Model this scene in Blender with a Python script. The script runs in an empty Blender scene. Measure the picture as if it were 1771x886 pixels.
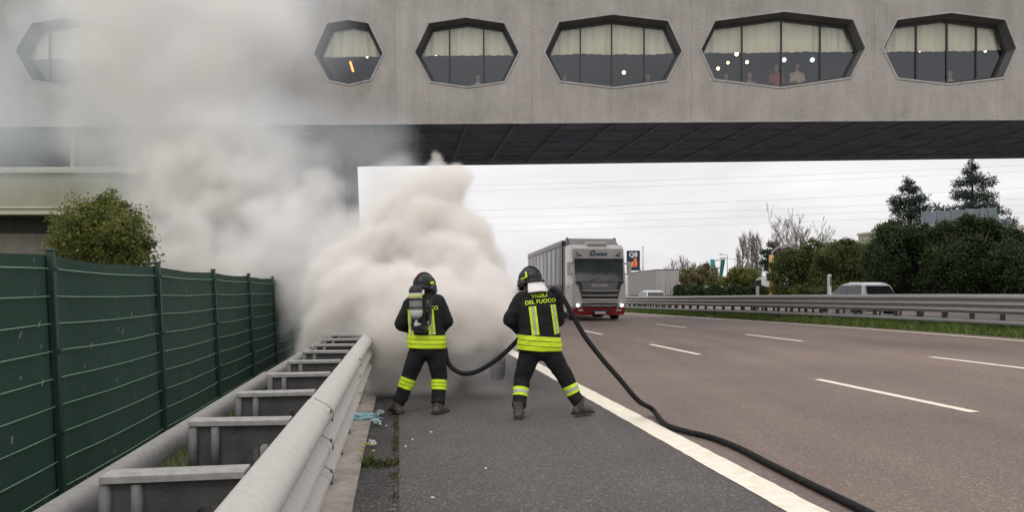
import bpy, bmesh, math, random, time
import numpy as np
from mathutils import Vector, Matrix, noise
from mathutils.bvhtree import BVHTree

T0 = time.time()
SC = bpy.context.scene
COL = SC.collection

# ------------------------------------------------------------------ camera
F_PX, CX, HOR, CAM_H = 1288.0, 885.5, 505.0, 1.43      # focal length in photo pixels, centre column, horizon row, eye height
cam = bpy.data.cameras.new('camera')
cam_o = bpy.data.objects.new('camera', cam)
COL.objects.link(cam_o)
cam_o.location = (0, 0, CAM_H)
cam_o.rotation_euler = (math.radians(90), 0, 0)
cam.sensor_width = 36.0
cam.lens = 36.0 * F_PX / 1771.0
cam.shift_y = (HOR - 443.0) / 1771.0
cam.clip_start = 0.05
cam.clip_end = 6000
SC.camera = cam_o

# ------------------------------------------------------------------ sky, sun, exposure
SUN_EL, SUN_AZ = math.radians(52), math.radians(200)   # overcast: a wide weak sun high behind the camera
wd = bpy.data.worlds.new('World')
SC.world = wd
wd.use_nodes = True
wn, wl = wd.node_tree.nodes, wd.node_tree.links
bg = wn['Background']
bg.inputs['Strength'].default_value = 0.12
sky = wn.new('ShaderNodeTexSky')
sky.sky_type = 'NISHITA'
sky.sun_disc = False
sky.sun_elevation = SUN_EL
sky.sun_rotation = SUN_AZ
sky.air_density = 1.0
sky.dust_density = 3.0
tc = wn.new('ShaderNodeTexCoord')
sep = wn.new('ShaderNodeSeparateXYZ')
wl.new(tc.outputs['Generated'], sep.inputs[0])
# a closed layer of cloud: brighter overhead than at the horizon, with soft wide folds
grad = wn.new('ShaderNodeMapRange')
grad.inputs['From Min'].default_value = 0.0
grad.inputs['From Max'].default_value = 1.0
grad.inputs['To Min'].default_value = 7.2
grad.inputs['To Max'].default_value = 12.0
wl.new(sep.outputs['Z'], grad.inputs['Value'])
mp = wn.new('ShaderNodeMapping')
mp.inputs['Scale'].default_value = (1.6, 1.6, 7.0)
wl.new(tc.outputs['Generated'], mp.inputs['Vector'])
cn = wn.new('ShaderNodeTexNoise')
cn.inputs['Scale'].default_value = 2.2
cn.inputs['Detail'].default_value = 5.0
cn.inputs['Roughness'].default_value = 0.5
cn.inputs['Distortion'].default_value = 0.4
wl.new(mp.outputs[0], cn.inputs['Vector'])
cr = wn.new('ShaderNodeMapRange')
cr.inputs['From Min'].default_value = 0.3
cr.inputs['From Max'].default_value = 0.7
cr.inputs['To Min'].default_value = 0.88
cr.inputs['To Max'].default_value = 1.12
wl.new(cn.outputs['Fac'], cr.inputs['Value'])
mul = wn.new('ShaderNodeMath'); mul.operation = 'MULTIPLY'
wl.new(grad.outputs[0], mul.inputs[0]); wl.new(cr.outputs[0], mul.inputs[1])
cc = wn.new('ShaderNodeVectorMath'); cc.operation = 'SCALE'
cc.inputs[0].default_value = (1.0, 0.975, 0.985)
wl.new(mul.outputs[0], cc.inputs['Scale'])
mixw = wn.new('ShaderNodeMix'); mixw.data_type = 'RGBA'
mixw.inputs['Factor'].default_value = 0.93
wl.new(sky.outputs[0], mixw.inputs[6]); wl.new(cc.outputs[0], mixw.inputs[7])
wl.new(mixw.outputs[2], bg.inputs['Color'])

sun = bpy.data.lights.new('sun', 'SUN')
sun.energy = 0.9
sun.angle = math.radians(25)
sun.color = (1.0, 0.95, 0.88)
sun_o = bpy.data.objects.new('sun', sun)
COL.objects.link(sun_o)
_sd = Vector((math.sin(SUN_AZ) * math.cos(SUN_EL), math.cos(SUN_AZ) * math.cos(SUN_EL), math.sin(SUN_EL)))
sun_o.rotation_euler = _sd.to_track_quat('Z', 'Y').to_euler()
sun_o.location = (0, 0, 60)

SC.view_settings.view_transform = 'Standard'
SC.view_settings.look = 'None'
SC.view_settings.exposure = 0.0
SC.view_settings.gamma = 1.0
SC.view_settings.use_curve_mapping = False
cy = SC.cycles
cy.use_denoising = True
cy.max_bounces = 12
cy.diffuse_bounces = 3
cy.glossy_bounces = 3
cy.transmission_bounces = 6
cy.transparent_max_bounces = 16
cy.volume_bounces = 5
cy.volume_step_rate = 2.0
cy.volume_max_steps = 256
cy.sample_clamp_indirect = 6.0

# ------------------------------------------------------------------ helpers
ROAD_A = math.atan(195.0 / F_PX)                        # the road runs this much to the west of the viewing direction
CA, SA = math.cos(ROAD_A), math.sin(ROAD_A)

def sstep(a, b, x):
    u = min(1.0, max(0.0, (x - a) / (b - a)))
    return u * u * (3 - 2 * u)

def road_z(s, t):
    """height of the carriageway: cross-fall that flattens out with distance"""
    k = 0.027 - 0.022 * sstep(15, 55, s)
    return k * max(0.0, min(t, 32.0) - 2.6)

def R(s, t, z=0.0):
    """s metres along the road, t metres across it"""
    return Vector((t * CA - s * SA, t * SA + s * CA, z))

def P(px, py, Y):
    """a point of the place Y metres ahead, seen at a photo pixel (used to survey the place)"""
    return Vector(((px - CX) / F_PX * Y, Y, CAM_H - (py - HOR) / F_PX * Y))

def st(v):
    return (-v.x * SA + v.y * CA, v.x * CA + v.y * SA)

def empty(name, loc=(0, 0, 0), rz=0.0):
    o = bpy.data.objects.new(name, None)
    COL.objects.link(o)
    o.location = loc
    o.rotation_euler = (0, 0, rz)
    o.empty_display_size = 0.2
    return o

def tag(o, label=None, cat=None, group=None, kind=None):
    if label: o['label'] = label
    if cat: o['category'] = cat
    if group: o['group'] = group
    if kind: o['kind'] = kind
    return o

def thing(name, label, cat, loc=(0, 0, 0), rz=0.0, group=None):
    return tag(empty(name, loc, rz), label, cat, group)

def children_of(o):
    return [c for c in COL.objects if c.parent == o]

def copy_tree(o, parent=None):
    kids = list(o.children)
    c = o.copy()
    COL.objects.link(c)
    c.parent = parent
    for k in kids:
        copy_tree(k, c)
    return c

class MB:
    """collects shapes for one mesh"""
    def __init__(self):
        self.v = []; self.f = []; self.sm = []
    def add(self, vs, fs, smooth=False):
        b = len(self.v)
        self.v += [tuple(p) for p in vs]
        self.f += [tuple(i + b for i in f) for f in fs]
        self.sm += [smooth] * len(fs)
        return self
    def box(self, c, s, rz=0.0, m=None, taper=None):
        hx, hy, hz = s[0] / 2, s[1] / 2, s[2] / 2
        tx, ty = taper or (1, 1)
        pts = [(-hx, -hy, -hz), (hx, -hy, -hz), (hx, hy, -hz), (-hx, hy, -hz),
               (-hx * tx, -hy * ty, hz), (hx * tx, -hy * ty, hz), (hx * tx, hy * ty, hz), (-hx * tx, hy * ty, hz)]
        M = (m or Matrix.Rotation(rz, 3, 'Z'))
        c = Vector(c)
        return self.add([c + M @ Vector(p) for p in pts],
                        [(0, 3, 2, 1), (4, 5, 6, 7), (0, 1, 5, 4), (1, 2, 6, 5), (2, 3, 7, 6), (3, 0, 4, 7)])
    def bbox(self, c, s, b=0.01, rz=0.0, m=None):
        """box with chamfered vertical and horizontal edges"""
        bm = bmesh.new()
        bmesh.ops.create_cube(bm, size=1.0)
        bmesh.ops.scale(bm, vec=s, verts=bm.verts)
        bmesh.ops.bevel(bm, geom=list(bm.edges), offset=min(b, min(s) * 0.45), segments=2, profile=0.6, affect='EDGES')
        M = (m or Matrix.Rotation(rz, 3, 'Z')); c = Vector(c)
        bm.verts.index_update()
        self.add([c + M @ v.co for v in bm.verts], [[v.index for v in f.verts] for f in bm.faces])
        bm.free()
        return self
    def prism(self, poly, a, b, axis='x'):
        """polygon in the plane across axis, pushed from a to b"""
        n = len(poly)
        def p(q, w):
            return {'x': (w, q[0], q[1]), 'y': (q[0], w, q[1]), 'z': (q[0], q[1], w)}[axis]
        vs = [p(q, a) for q in poly] + [p(q, b) for q in poly]
        fs = [tuple(range(n - 1, -1, -1)), tuple(range(n, 2 * n))]
        fs += [(i, (i + 1) % n, n + (i + 1) % n, n + i) for i in range(n)]
        return self.add(vs, fs)
    def tube(self, pts, r, n=8, caps=True, smooth=True):
        pts = [Vector(p) for p in pts]
        rs = r if hasattr(r, '__len__') else [r] * len(pts)
        t0 = (pts[1] - pts[0]).normalized()
        up = Vector((0, 0, 1)) if abs(t0.z) < 0.9 else Vector((1, 0, 0))
        u = t0.cross(up).normalized()
        vs = []; fs = []
        for i, p in enumerate(pts):
            if i == 0: t = pts[1] - pts[0]
            elif i == len(pts) - 1: t = pts[-1] - pts[-2]
            else: t = (pts[i + 1] - pts[i - 1])
            t = t.normalized()
            u = (u - t * u.dot(t))
            u = u.normalized() if u.length > 1e-6 else t.orthogonal().normalized()
            w = t.cross(u)
            for k in range(n):
                a = 2 * math.pi * k / n
                vs.append(p + (u * math.cos(a) + w * math.sin(a)) * rs[i])
        for i in range(len(pts) - 1):
            for k in range(n):
                k2 = (k + 1) % n
                fs.append((i * n + k, i * n + k2, (i + 1) * n + k2, (i + 1) * n + k))
        self.add(vs, fs, smooth)
        if caps:
            b = len(self.v) - len(vs)
            self.f += [tuple(b + k for k in range(n - 1, -1, -1)), tuple(b + (len(pts) - 1) * n + k for k in range(n))]
            self.sm += [False, False]
        return self
    def lathe(self, prof, c=(0, 0, 0), n=20, m=None, smooth=True, close=False):
        """profile (r, h) turned about z"""
        M = m or Matrix.Identity(3); c = Vector(c)
        vs = []; fs = []
        for r, h in prof:
            for k in range(n):
                a = 2 * math.pi * k / n
                vs.append(c + M @ Vector((r * math.cos(a), r * math.sin(a), h)))
        for i in range(len(prof) - 1):
            for k in range(n):
                k2 = (k + 1) % n
                fs.append((i * n + k, i * n + k2, (i + 1) * n + k2, (i + 1) * n + k))
        self.add(vs, fs, smooth)
        b = len(self.v) - len(vs)
        self.f += [tuple(b + k for k in range(n - 1, -1, -1)), tuple(b + (len(prof) - 1) * n + k for k in range(n))]
        self.sm += [False, False]
        return self
    def ell(self, c, r, n=14, m=None):
        k = max(4, n // 2)
        prof = [(max(1e-4, math.sin(math.pi * i / k)), -math.cos(math.pi * i / k)) for i in range(k + 1)]
        M = (m or Matrix.Identity(3)) @ Matrix.Diagonal(Vector(r)) if not hasattr(r, 'to_3x3') else m
        return self.lathe(prof, c, n, M)
    def capsule(self, p0, r0, p1, r1, n=12, flat=None):
        """tapered limb with round ends"""
        p0 = Vector(p0); p1 = Vector(p1)
        d = (p1 - p0); L = d.length; d.normalize()
        pts = []; rs = []
        for i in range(4):
            a = math.pi / 2 * i / 4
            pts.append(p0 - d * (r0 * math.cos(a))); rs.append(max(r0 * math.sin(a), r0 * 0.03))
        for i in range(5):
            u = i / 4
            pts.append(p0.lerp(p1, u)); rs.append(r0 + (r1 - r0) * u)
        for i in range(1, 5):
            a = math.pi / 2 * i / 4
            pts.append(p1 + d * (r1 * math.sin(a))); rs.append(max(r1 * math.cos(a), r1 * 0.03))
        return self.tube(pts, rs, n)
    def loft(self, rings, n=20):
        """rings of (centre, rx, ry, tilt about x); flat capped; superelliptic"""
        vs = []; fs = []
        for c, rx, ry, tilt in rings:
            M = Matrix.Rotation(tilt, 3, 'X')
            for k in range(n):
                a = 2 * math.pi * k / n
                ca, sa = math.cos(a), math.sin(a)
                e = 0.85
                x = math.copysign(abs(ca) ** e, ca) * rx; y = math.copysign(abs(sa) ** e, sa) * ry
                vs.append(Vector(c) + M @ Vector((x, y, 0)))
        m = len(rings)
        for i in range(m - 1):
            for k in range(n):
                k2 = (k + 1) % n
                fs.append((i * n + k, i * n + k2, (i + 1) * n + k2, (i + 1) * n + k))
        fs += [tuple(range(n - 1, -1, -1)), tuple((m - 1) * n + k for k in range(n))]
        return self.add(vs, fs, True)
    def mesh(self, name, material=None):
        me = bpy.data.meshes.new(name)
        me.from_pydata(self.v, [], self.f)
        me.polygons.foreach_set('use_smooth', self.sm)
        if material: me.materials.append(material)
        me.update()
        return me
    def build(self, name, material=None, parent=None, loc=None, rot=None):
        return link(name, self.mesh(name, material), parent, loc, rot)

def link(name, me, parent=None, loc=None, rot=None):
    o = bpy.data.objects.new(name, me)
    COL.objects.link(o)
    if parent: o.parent = parent
    if loc is not None: o.location = loc
    if rot is not None: o.rotation_euler = rot
    return o

def struct(o):
    o['kind'] = 'structure'
    return o

# ------------------------------------------------------------------ materials
def mat(name, col, rough=0.6, metal=0.0, var=0.0, scale=5.0, bump=0.0, bscale=60.0, spec=0.5, col2=None, detail=4.0, stretch=(1, 1, 1), coat=0.0):
    """a principled surface with noise in its colour and fine relief"""
    m = bpy.data.materials.new(name)
    m.use_nodes = True
    nt = m.node_tree; b = nt.nodes['Principled BSDF']
    b.inputs['Base Color'].default_value = (*col, 1)
    b.inputs['Roughness'].default_value = rough
    b.inputs['Metallic'].default_value = metal
    b.inputs['Specular IOR Level'].default_value = spec
    b.inputs['Coat Weight'].default_value = coat
    tc = nt.nodes.new('ShaderNodeTexCoord')
    mp = nt.nodes.new('ShaderNodeMapping'); mp.inputs['Scale'].default_value = stretch
    nt.links.new(tc.outputs['Object'], mp.inputs['Vector'])
    if var or col2:
        nz = nt.nodes.new('ShaderNodeTexNoise')
        nz.inputs['Scale'].default_value = scale; nz.inputs['Detail'].default_value = detail
        nz.inputs['Roughness'].default_value = 0.62
        nt.links.new(mp.outputs[0], nz.inputs['Vector'])
        rp = nt.nodes.new('ShaderNodeValToRGB')
        c2 = col2 or tuple(min(1, c * (1 + var)) for c in col)
        c1 = col if col2 else tuple(c * (1 - var) for c in col)
        rp.color_ramp.elements[0].position = 0.32; rp.color_ramp.elements[1].position = 0.68
        rp.color_ramp.elements[0].color = (*c1, 1); rp.color_ramp.elements[1].color = (*c2, 1)
        nt.links.new(nz.outputs['Fac'], rp.inputs[0])
        nt.links.new(rp.outputs[0], b.inputs['Base Color'])
    if bump:
        n2 = nt.nodes.new('ShaderNodeTexNoise')
        n2.inputs['Scale'].default_value = bscale; n2.inputs['Detail'].default_value = 3
        nt.links.new(mp.outputs[0], n2.inputs['Vector'])
        bp = nt.nodes.new('ShaderNodeBump'); bp.inputs['Strength'].default_value = bump
        bp.inputs['Distance'].default_value = 0.02
        nt.links.new(n2.outputs['Fac'], bp.inputs['Height'])
        nt.links.new(bp.outputs[0], b.inputs['Normal'])
    return m

def emit(name, col, s):
    m = bpy.data.materials.new(name); m.use_nodes = True
    b = m.node_tree.nodes['Principled BSDF']
    b.inputs['Base Color'].default_value = (*col, 1)
    b.inputs['Emission Color'].default_value = (*col, 1)
    b.inputs['Emission Strength'].default_value = s
    return m

def glass_mat(name, tint=(0.6, 0.63, 0.66), refl=0.12, rough=0.02):
    m = bpy.data.materials.new(name); m.use_nodes = True
    nt = m.node_tree; nt.nodes.remove(nt.nodes['Principled BSDF'])
    tr = nt.nodes.new('ShaderNodeBsdfTransparent'); tr.inputs[0].default_value = (*tint, 1)
    gl = nt.nodes.new('ShaderNodeBsdfGlossy'); gl.inputs['Roughness'].default_value = rough
    gl.inputs['Color'].default_value = (0.9, 0.95, 1, 1)
    fr = nt.nodes.new('ShaderNodeLayerWeight'); fr.inputs['Blend'].default_value = 0.25
    mr = nt.nodes.new('ShaderNodeMapRange'); mr.inputs['To Min'].default_value = refl; mr.inputs['To Max'].default_value = 0.9
    nt.links.new(fr.outputs['Fresnel'], mr.inputs['Value'])
    mx = nt.nodes.new('ShaderNodeMixShader')
    nt.links.new(mr.outputs[0], mx.inputs[0]); nt.links.new(tr.outputs[0], mx.inputs[1]); nt.links.new(gl.outputs[0], mx.inputs[2])
    nt.links.new(mx.outputs[0], nt.nodes['Material Output'].inputs['Surface'])
    return m

def nodes_of(m):
    return m.node_tree.nodes, m.node_tree.links.new, m.node_tree.nodes['Principled BSDF']

def asphalt(name, c_dark, c_light, stone, patch_scale=0.35, wear=0.35):
    m = bpy.data.materials.new(name); m.use_nodes = True
    N, L, b = nodes_of(m)
    tc = N.new('ShaderNodeTexCoord')
    vo = N.new('ShaderNodeTexVoronoi'); vo.inputs['Scale'].default_value = 75.0
    L(tc.outputs['Object'], vo.inputs['Vector'])
    nz = N.new('ShaderNodeTexNoise'); nz.inputs['Scale'].default_value = 55.0; nz.inputs['Detail'].default_value = 5; nz.inputs['Roughness'].default_value = 0.75
    L(tc.outputs['Object'], nz.inputs['Vector'])
    r1 = N.new('ShaderNodeValToRGB')
    r1.color_ramp.elements[0].position = 0.33; r1.color_ramp.elements[1].position = 0.72
    r1.color_ramp.elements[0].color = (*c_dark, 1); r1.color_ramp.elements[1].color = (*c_light, 1)
    L(nz.outputs['Fac'], r1.inputs[0])
    # single pale stones
    cr = N.new('ShaderNodeSeparateColor'); L(vo.outputs['Color'], cr.inputs[0])
    gt = N.new('ShaderNodeMath'); gt.operation = 'GREATER_THAN'; gt.inputs[1].default_value = 0.86
    L(cr.outputs[0], gt.inputs[0])
    k = N.new('ShaderNodeMath'); k.operation = 'MULTIPLY'; k.inputs[1].default_value = 0.55; L(gt.outputs[0], k.inputs[0])
    mx = N.new('ShaderNodeMix'); mx.data_type = 'RGBA'
    L(k.outputs[0], mx.inputs['Factor']); L(r1.outputs[0], mx.inputs[6]); mx.inputs[7].default_value = (*stone, 1)
    # wide patches and long wheel streaks
    mp = N.new('ShaderNodeMapping'); mp.inputs['Rotation'].default_value = (0, 0, -ROAD_A); mp.inputs['Scale'].default_value = (1.0, 0.10, 1.0)
    L(tc.outputs['Object'], mp.inputs['Vector'])
    n2 = N.new('ShaderNodeTexNoise'); n2.inputs['Scale'].default_value = 1.1; n2.inputs['Detail'].default_value = 3
    L(mp.outputs[0], n2.inputs['Vector'])
    n3 = N.new('ShaderNodeTexNoise'); n3.inputs['Scale'].default_value = patch_scale; n3.inputs['Detail'].default_value = 6; n3.inputs['Distortion'].default_value = 0.6
    L(tc.outputs['Object'], n3.inputs['Vector'])
    ad = N.new('ShaderNodeMath'); ad.operation = 'ADD'; L(n2.outputs['Fac'], ad.inputs[0]); L(n3.outputs['Fac'], ad.inputs[1])
    mr = N.new('ShaderNodeMapRange'); mr.inputs['From Min'].default_value = 0.7; mr.inputs['From Max'].default_value = 1.3
    mr.inputs['To Min'].default_value = 1 - wear; mr.inputs['To Max'].default_value = 1 + wear
    L(ad.outputs[0], mr.inputs['Value'])
    sc = N.new('ShaderNodeVectorMath'); sc.operation = 'SCALE'
    L(mx.outputs[2], sc.inputs[0]); L(mr.outputs[0], sc.inputs['Scale'])
    L(sc.outputs[0], b.inputs['Base Color'])
    rr = N.new('ShaderNodeMapRange'); rr.inputs['To Min'].default_value = 0.6; rr.inputs['To Max'].default_value = 0.9
    L(nz.outputs['Fac'], rr.inputs['Value']); L(rr.outputs[0], b.inputs['Roughness'])
    b.inputs['Specular IOR Level'].default_value = 0.3
    bp = N.new('ShaderNodeBump'); bp.inputs['Strength'].default_value = 0.5; bp.inputs['Distance'].default_value = 0.008
    L(vo.outputs['Distance'], bp.inputs['Height']); L(bp.outputs[0], b.inputs['Normal'])
    return m

def concrete(name, c1, c2, streak=0.25, scale=0.8):
    """cast concrete: clouded, with rain streaks down the face and small pores"""
    m = bpy.data.materials.new(name); m.use_nodes = True
    N, L, b = nodes_of(m)
    tc = N.new('ShaderNodeTexCoord')
    n1 = N.new('ShaderNodeTexNoise'); n1.inputs['Scale'].default_value = scale; n1.inputs['Detail'].default_value = 8; n1.inputs['Roughness'].default_value = 0.68; n1.inputs['Distortion'].default_value = 0.5
    L(tc.outputs['Object'], n1.inputs['Vector'])
    r1 = N.new('ShaderNodeValToRGB')
    r1.color_ramp.elements[0].position = 0.3; r1.color_ramp.elements[1].position = 0.72
    r1.color_ramp.elements[0].color = (*c1, 1); r1.color_ramp.elements[1].color = (*c2, 1)
    L(n1.outputs['Fac'], r1.inputs[0])
    mp = N.new('ShaderNodeMapping'); mp.inputs['Scale'].default_value = (1.5, 1.5, 0.16)
    L(tc.outputs['Object'], mp.inputs['Vector'])
    n2 = N.new('ShaderNodeTexNoise'); n2.inputs['Scale'].default_value = 1.6; n2.inputs['Detail'].default_value = 7; n2.inputs['Roughness'].default_value = 0.7
    L(mp.outputs[0], n2.inputs['Vector'])
    mr = N.new('ShaderNodeMapRange'); mr.inputs['From Min'].default_value = 0.33; mr.inputs['From Max'].default_value = 0.66
    mr.inputs['To Min'].default_value = 1 - streak; mr.inputs['To Max'].default_value = 1 + streak * 0.5
    L(n2.outputs['Fac'], mr.inputs['Value'])
    n4 = N.new('ShaderNodeTexNoise'); n4.inputs['Scale'].default_value = 14; n4.inputs['Detail'].default_value = 6; n4.inputs['Roughness'].default_value = 0.8
    L(tc.outputs['Object'], n4.inputs['Vector'])
    m4 = N.new('ShaderNodeMapRange'); m4.inputs['From Min'].default_value = 0.3; m4.inputs['From Max'].default_value = 0.7
    m4.inputs['To Min'].default_value = 0.80; m4.inputs['To Max'].default_value = 1.16
    L(n4.outputs['Fac'], m4.inputs['Value'])
    mm = N.new('ShaderNodeMath'); mm.operation = 'MULTIPLY'; L(mr.outputs[0], mm.inputs[0]); L(m4.outputs[0], mm.inputs[1])
    sc = N.new('ShaderNodeVectorMath'); sc.operation = 'SCALE'
    L(r1.outputs[0], sc.inputs[0]); L(mm.outputs[0], sc.inputs['Scale'])
    L(sc.outputs[0], b.inputs['Base Color'])
    b.inputs['Roughness'].default_value = 0.88
    b.inputs['Specular IOR Level'].default_value = 0.25
    bp = N.new('ShaderNodeBump'); bp.inputs['Strength'].default_value = 0.35; bp.inputs['Distance'].default_value = 0.015
    L(n4.outputs['Fac'], bp.inputs['Height']); L(bp.outputs[0], b.inputs['Normal'])
    return m

def leaf_mat(name, c1, c2, scale=1.5, trans=0.25):
    m = mat(name, c1, 0.6, col2=c2, scale=scale, spec=0.25)
    N, L, b = nodes_of(m)
    tl = N.new('ShaderNodeBsdfTranslucent')
    src = b.inputs['Base Color'].links[0].from_socket
    L(src, tl.inputs[0])
    mx = N.new('ShaderNodeMixShader'); mx.inputs[0].default_value = trans
    L(b.outputs[0], mx.inputs[1]); L(tl.outputs[0], mx.inputs[2]); L(mx.outputs[0], N['Material Output'].inputs['Surface'])
    return m

M = {}
M['asphalt_lane'] = asphalt('asphalt_lane', (0.122, 0.091, 0.078), (0.236, 0.182, 0.157), (0.33, 0.28, 0.25), 0.22, 0.22)
M['asphalt_shoulder'] = asphalt('asphalt_shoulder', (0.048, 0.042, 0.040), (0.138, 0.122, 0.115), (0.22, 0.21, 0.2), 0.5, 0.20)
M['gutter'] = asphalt('gutter', (0.03, 0.028, 0.028), (0.085, 0.08, 0.075), (0.2, 0.19, 0.18), 1.2, 0.35)
def paint(name, col, wear=0.5):
    m = mat(name, col, 0.6, var=0.06, scale=12, bump=0.25, bscale=160)
    return m
M['paint'] = mat('road_paint', (0.72, 0.65, 0.52), 0.65, col2=(0.86, 0.81, 0.70), scale=9, bump=0.3, bscale=120, detail=8)
M['concrete_wall'] = concrete('facade_concrete', (0.275, 0.257, 0.241), (0.42, 0.394, 0.372), 0.13, 0.42)
M['concrete_kerb'] = concrete('kerb_concrete', (0.25, 0.22, 0.19), (0.40, 0.36, 0.32), 0.15, 3.0)
M['concrete_pier'] = concrete('pier_concrete', (0.24, 0.235, 0.225), (0.36, 0.35, 0.335), 0.2, 0.7)
M['soffit'] = mat('soffit_shade_tone', (0.135, 0.155, 0.205), 0.85, var=0.25, scale=1.2, bump=0.1, bscale=20, spec=0.2)  # shade under the bridge is put into this dark bluish base colour
M['rib'] = mat('rib_shade_tone', (0.16, 0.18, 0.235), 0.85, var=0.25, scale=1.5, spec=0.2)  # same underside shade in the colour, slightly lighter than the soffit
M['frame_dark'] = mat('window_frame_metal', (0.035, 0.036, 0.038), 0.45, metal=0.3, var=0.2, scale=4)
M['reveal'] = concrete('reveal_shaded_concrete', (0.09, 0.088, 0.086), (0.15, 0.147, 0.142), 0.2, 1.5)  # shade of the window recess is put into these darker concrete colours
M['edge'] = concrete('edge_concrete', (0.30, 0.295, 0.285), (0.42, 0.41, 0.40), 0.15, 2.0)
M['pane'] = glass_mat('window_glass', (0.97, 0.98, 0.98), 0.07)
M['curtain'] = leaf_mat('curtain_cloth', (0.84, 0.80, 0.58), (0.90, 0.86, 0.67), 0.8, 0.12)
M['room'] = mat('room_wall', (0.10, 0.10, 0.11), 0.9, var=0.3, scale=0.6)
M['beige_wall'] = concrete('beige_wall', (0.33, 0.325, 0.245), (0.40, 0.39, 0.30), 0.08, 0.4)
M['beige_trim'] = concrete('beige_trim', (0.47, 0.455, 0.36), (0.55, 0.53, 0.43), 0.08, 0.6)
M['low_wall'] = concrete('low_wall', (0.16, 0.145, 0.125), (0.22, 0.205, 0.18), 0.15, 0.6)
M['galv'] = mat('galvanised_steel', (0.48, 0.46, 0.43), 0.5, metal=0.2, col2=(0.55, 0.525, 0.49), scale=30.0, bump=0.04, bscale=220, detail=12)
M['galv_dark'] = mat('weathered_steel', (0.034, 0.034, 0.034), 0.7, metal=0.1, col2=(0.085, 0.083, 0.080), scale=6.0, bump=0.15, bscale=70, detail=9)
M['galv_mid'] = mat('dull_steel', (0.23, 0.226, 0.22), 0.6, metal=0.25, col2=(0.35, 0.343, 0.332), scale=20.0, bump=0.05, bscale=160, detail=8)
M['galv_post'] = mat('post_steel', (0.085, 0.084, 0.082), 0.65, metal=0.15, col2=(0.18, 0.177, 0.172), scale=8.0, bump=0.15, bscale=60, detail=9)
M['galv_back'] = mat('back_rail_steel', (0.19, 0.187, 0.18), 0.5, metal=0.3, col2=(0.26, 0.255, 0.247), scale=24.0, bump=0.03, bscale=200, detail=10)
M['bolt'] = mat('rusty_bolt', (0.10, 0.085, 0.07), 0.6, metal=0.6, var=0.4, scale=40)
M['green_mesh'] = mat('green_screen_cloth', (0.021, 0.052, 0.036), 0.85, col2=(0.031, 0.068, 0.049), scale=1.3, bump=0.5, bscale=26, stretch=(1, 1, 0.06), spec=0.3, detail=7)
M['green_post'] = mat('green_coated_post', (0.014, 0.040, 0.029), 0.5, var=0.2, scale=5)
M['green_wire'] = mat('green_coated_wire', (0.17, 0.29, 0.225), 0.45, var=0.25, scale=30)
M['fleck'] = mat('torn_fleck', (0.45, 0.52, 0.48), 0.7, var=0.3, scale=30)
M['grass'] = leaf_mat('grass_blade', (0.06, 0.12, 0.02), (0.17, 0.22, 0.055), 3.0, 0.2)
M['turf'] = mat('turf', (0.030, 0.055, 0.014), 0.95, col2=(0.085, 0.11, 0.035), scale=1.4, bump=0.6, bscale=25, detail=9)
M['soil'] = mat('soil', (0.05, 0.045, 0.035), 0.95, col2=(0.075, 0.085, 0.04), scale=1.8, bump=0.6, bscale=25, detail=9)
M['field'] = mat('field', (0.05, 0.07, 0.025), 0.95, col2=(0.10, 0.11, 0.05), scale=0.05, bump=0.3, bscale=3, detail=9)
M['bark'] = mat('bark', (0.055, 0.045, 0.036), 0.9, col2=(0.11, 0.095, 0.08), scale=7, bump=0.6, bscale=30)
M['bark_pale'] = mat('pale_bark', (0.16, 0.14, 0.125), 0.9, col2=(0.25, 0.225, 0.205), scale=5, bump=0.4, bscale=30)
M['white_metal'] = mat('white_enamel', (0.62, 0.61, 0.59), 0.4, var=0.06, scale=3)
M['black'] = mat('black_rubber', (0.016, 0.016, 0.017), 0.65, var=0.3, scale=14, bump=0.1, bscale=80)
M['dark_plastic'] = mat('dark_plastic', (0.028, 0.028, 0.030), 0.45, var=0.2, scale=10)
# ================================================================== ground and road
from mathutils.geometry import tessellate_polygon

def sheet(name, s_list, t_list, zf, material):
    vs = [R(s, t, zf(s, t)) for s in s_list for t in t_list]
    n = len(t_list)
    fs = [(i * n + j, i * n + j + 1, (i + 1) * n + j + 1, (i + 1) * n + j) for i in range(len(s_list) - 1) for j in range(n - 1)]
    mb = MB().add(vs, fs)
    return struct(mb.build(name, material))

S_NEAR = [-14 + i for i in range(85)] + [80, 100, 140, 200, 300, 450, 700]
g = MB().add([(-2500, -60, -0.6), (2500, -60, -0.6), (2500, 4000, -0.6), (-2500, 4000, -0.6)], [(0, 1, 2, 3)])
struct(g.build('ground', M['field']))
sheet('road', S_NEAR, [2.6, 6.2, 9.86, 13.6, 14.6], lambda s, t: road_z(s, t), M['asphalt_lane'])
sheet('hard_shoulder', S_NEAR, [0.0, 0.9, 1.8, 2.6], lambda s, t: 0.0, M['asphalt_shoulder'])
sheet('gutter', S_NEAR, [-0.31, -0.16, -0.05, 0.0], lambda s, t: -0.004 - 0.022 * (1 if t < 0 else 0), M['gutter'])
sheet('opposite_road', S_NEAR, [17.6, 21, 25, 31.5], lambda s, t: road_z(s, t) - 0.05, M['asphalt_lane'])
sheet('median_strip', S_NEAR, [14.58, 15.0, 16.2, 17.6], lambda s, t: road_z(s, t) + (0.07 if 14.9 < t < 17 else -0.02), M['turf'])
sheet('verge', S_NEAR, [-9.0, -4.0, -2.2, -1.2, -0.58], lambda s, t: -0.04 if t > -1.5 else (-0.16 if t > -3 else -0.5), M['soil'])
sheet('embankment', S_NEAR, [31.5, 33, 40, 60], lambda s, t: road_z(s, 31.5) - (0.02 if t < 32 else 0.0) + (0.25 if t > 32 else 0), M['turf'])

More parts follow.
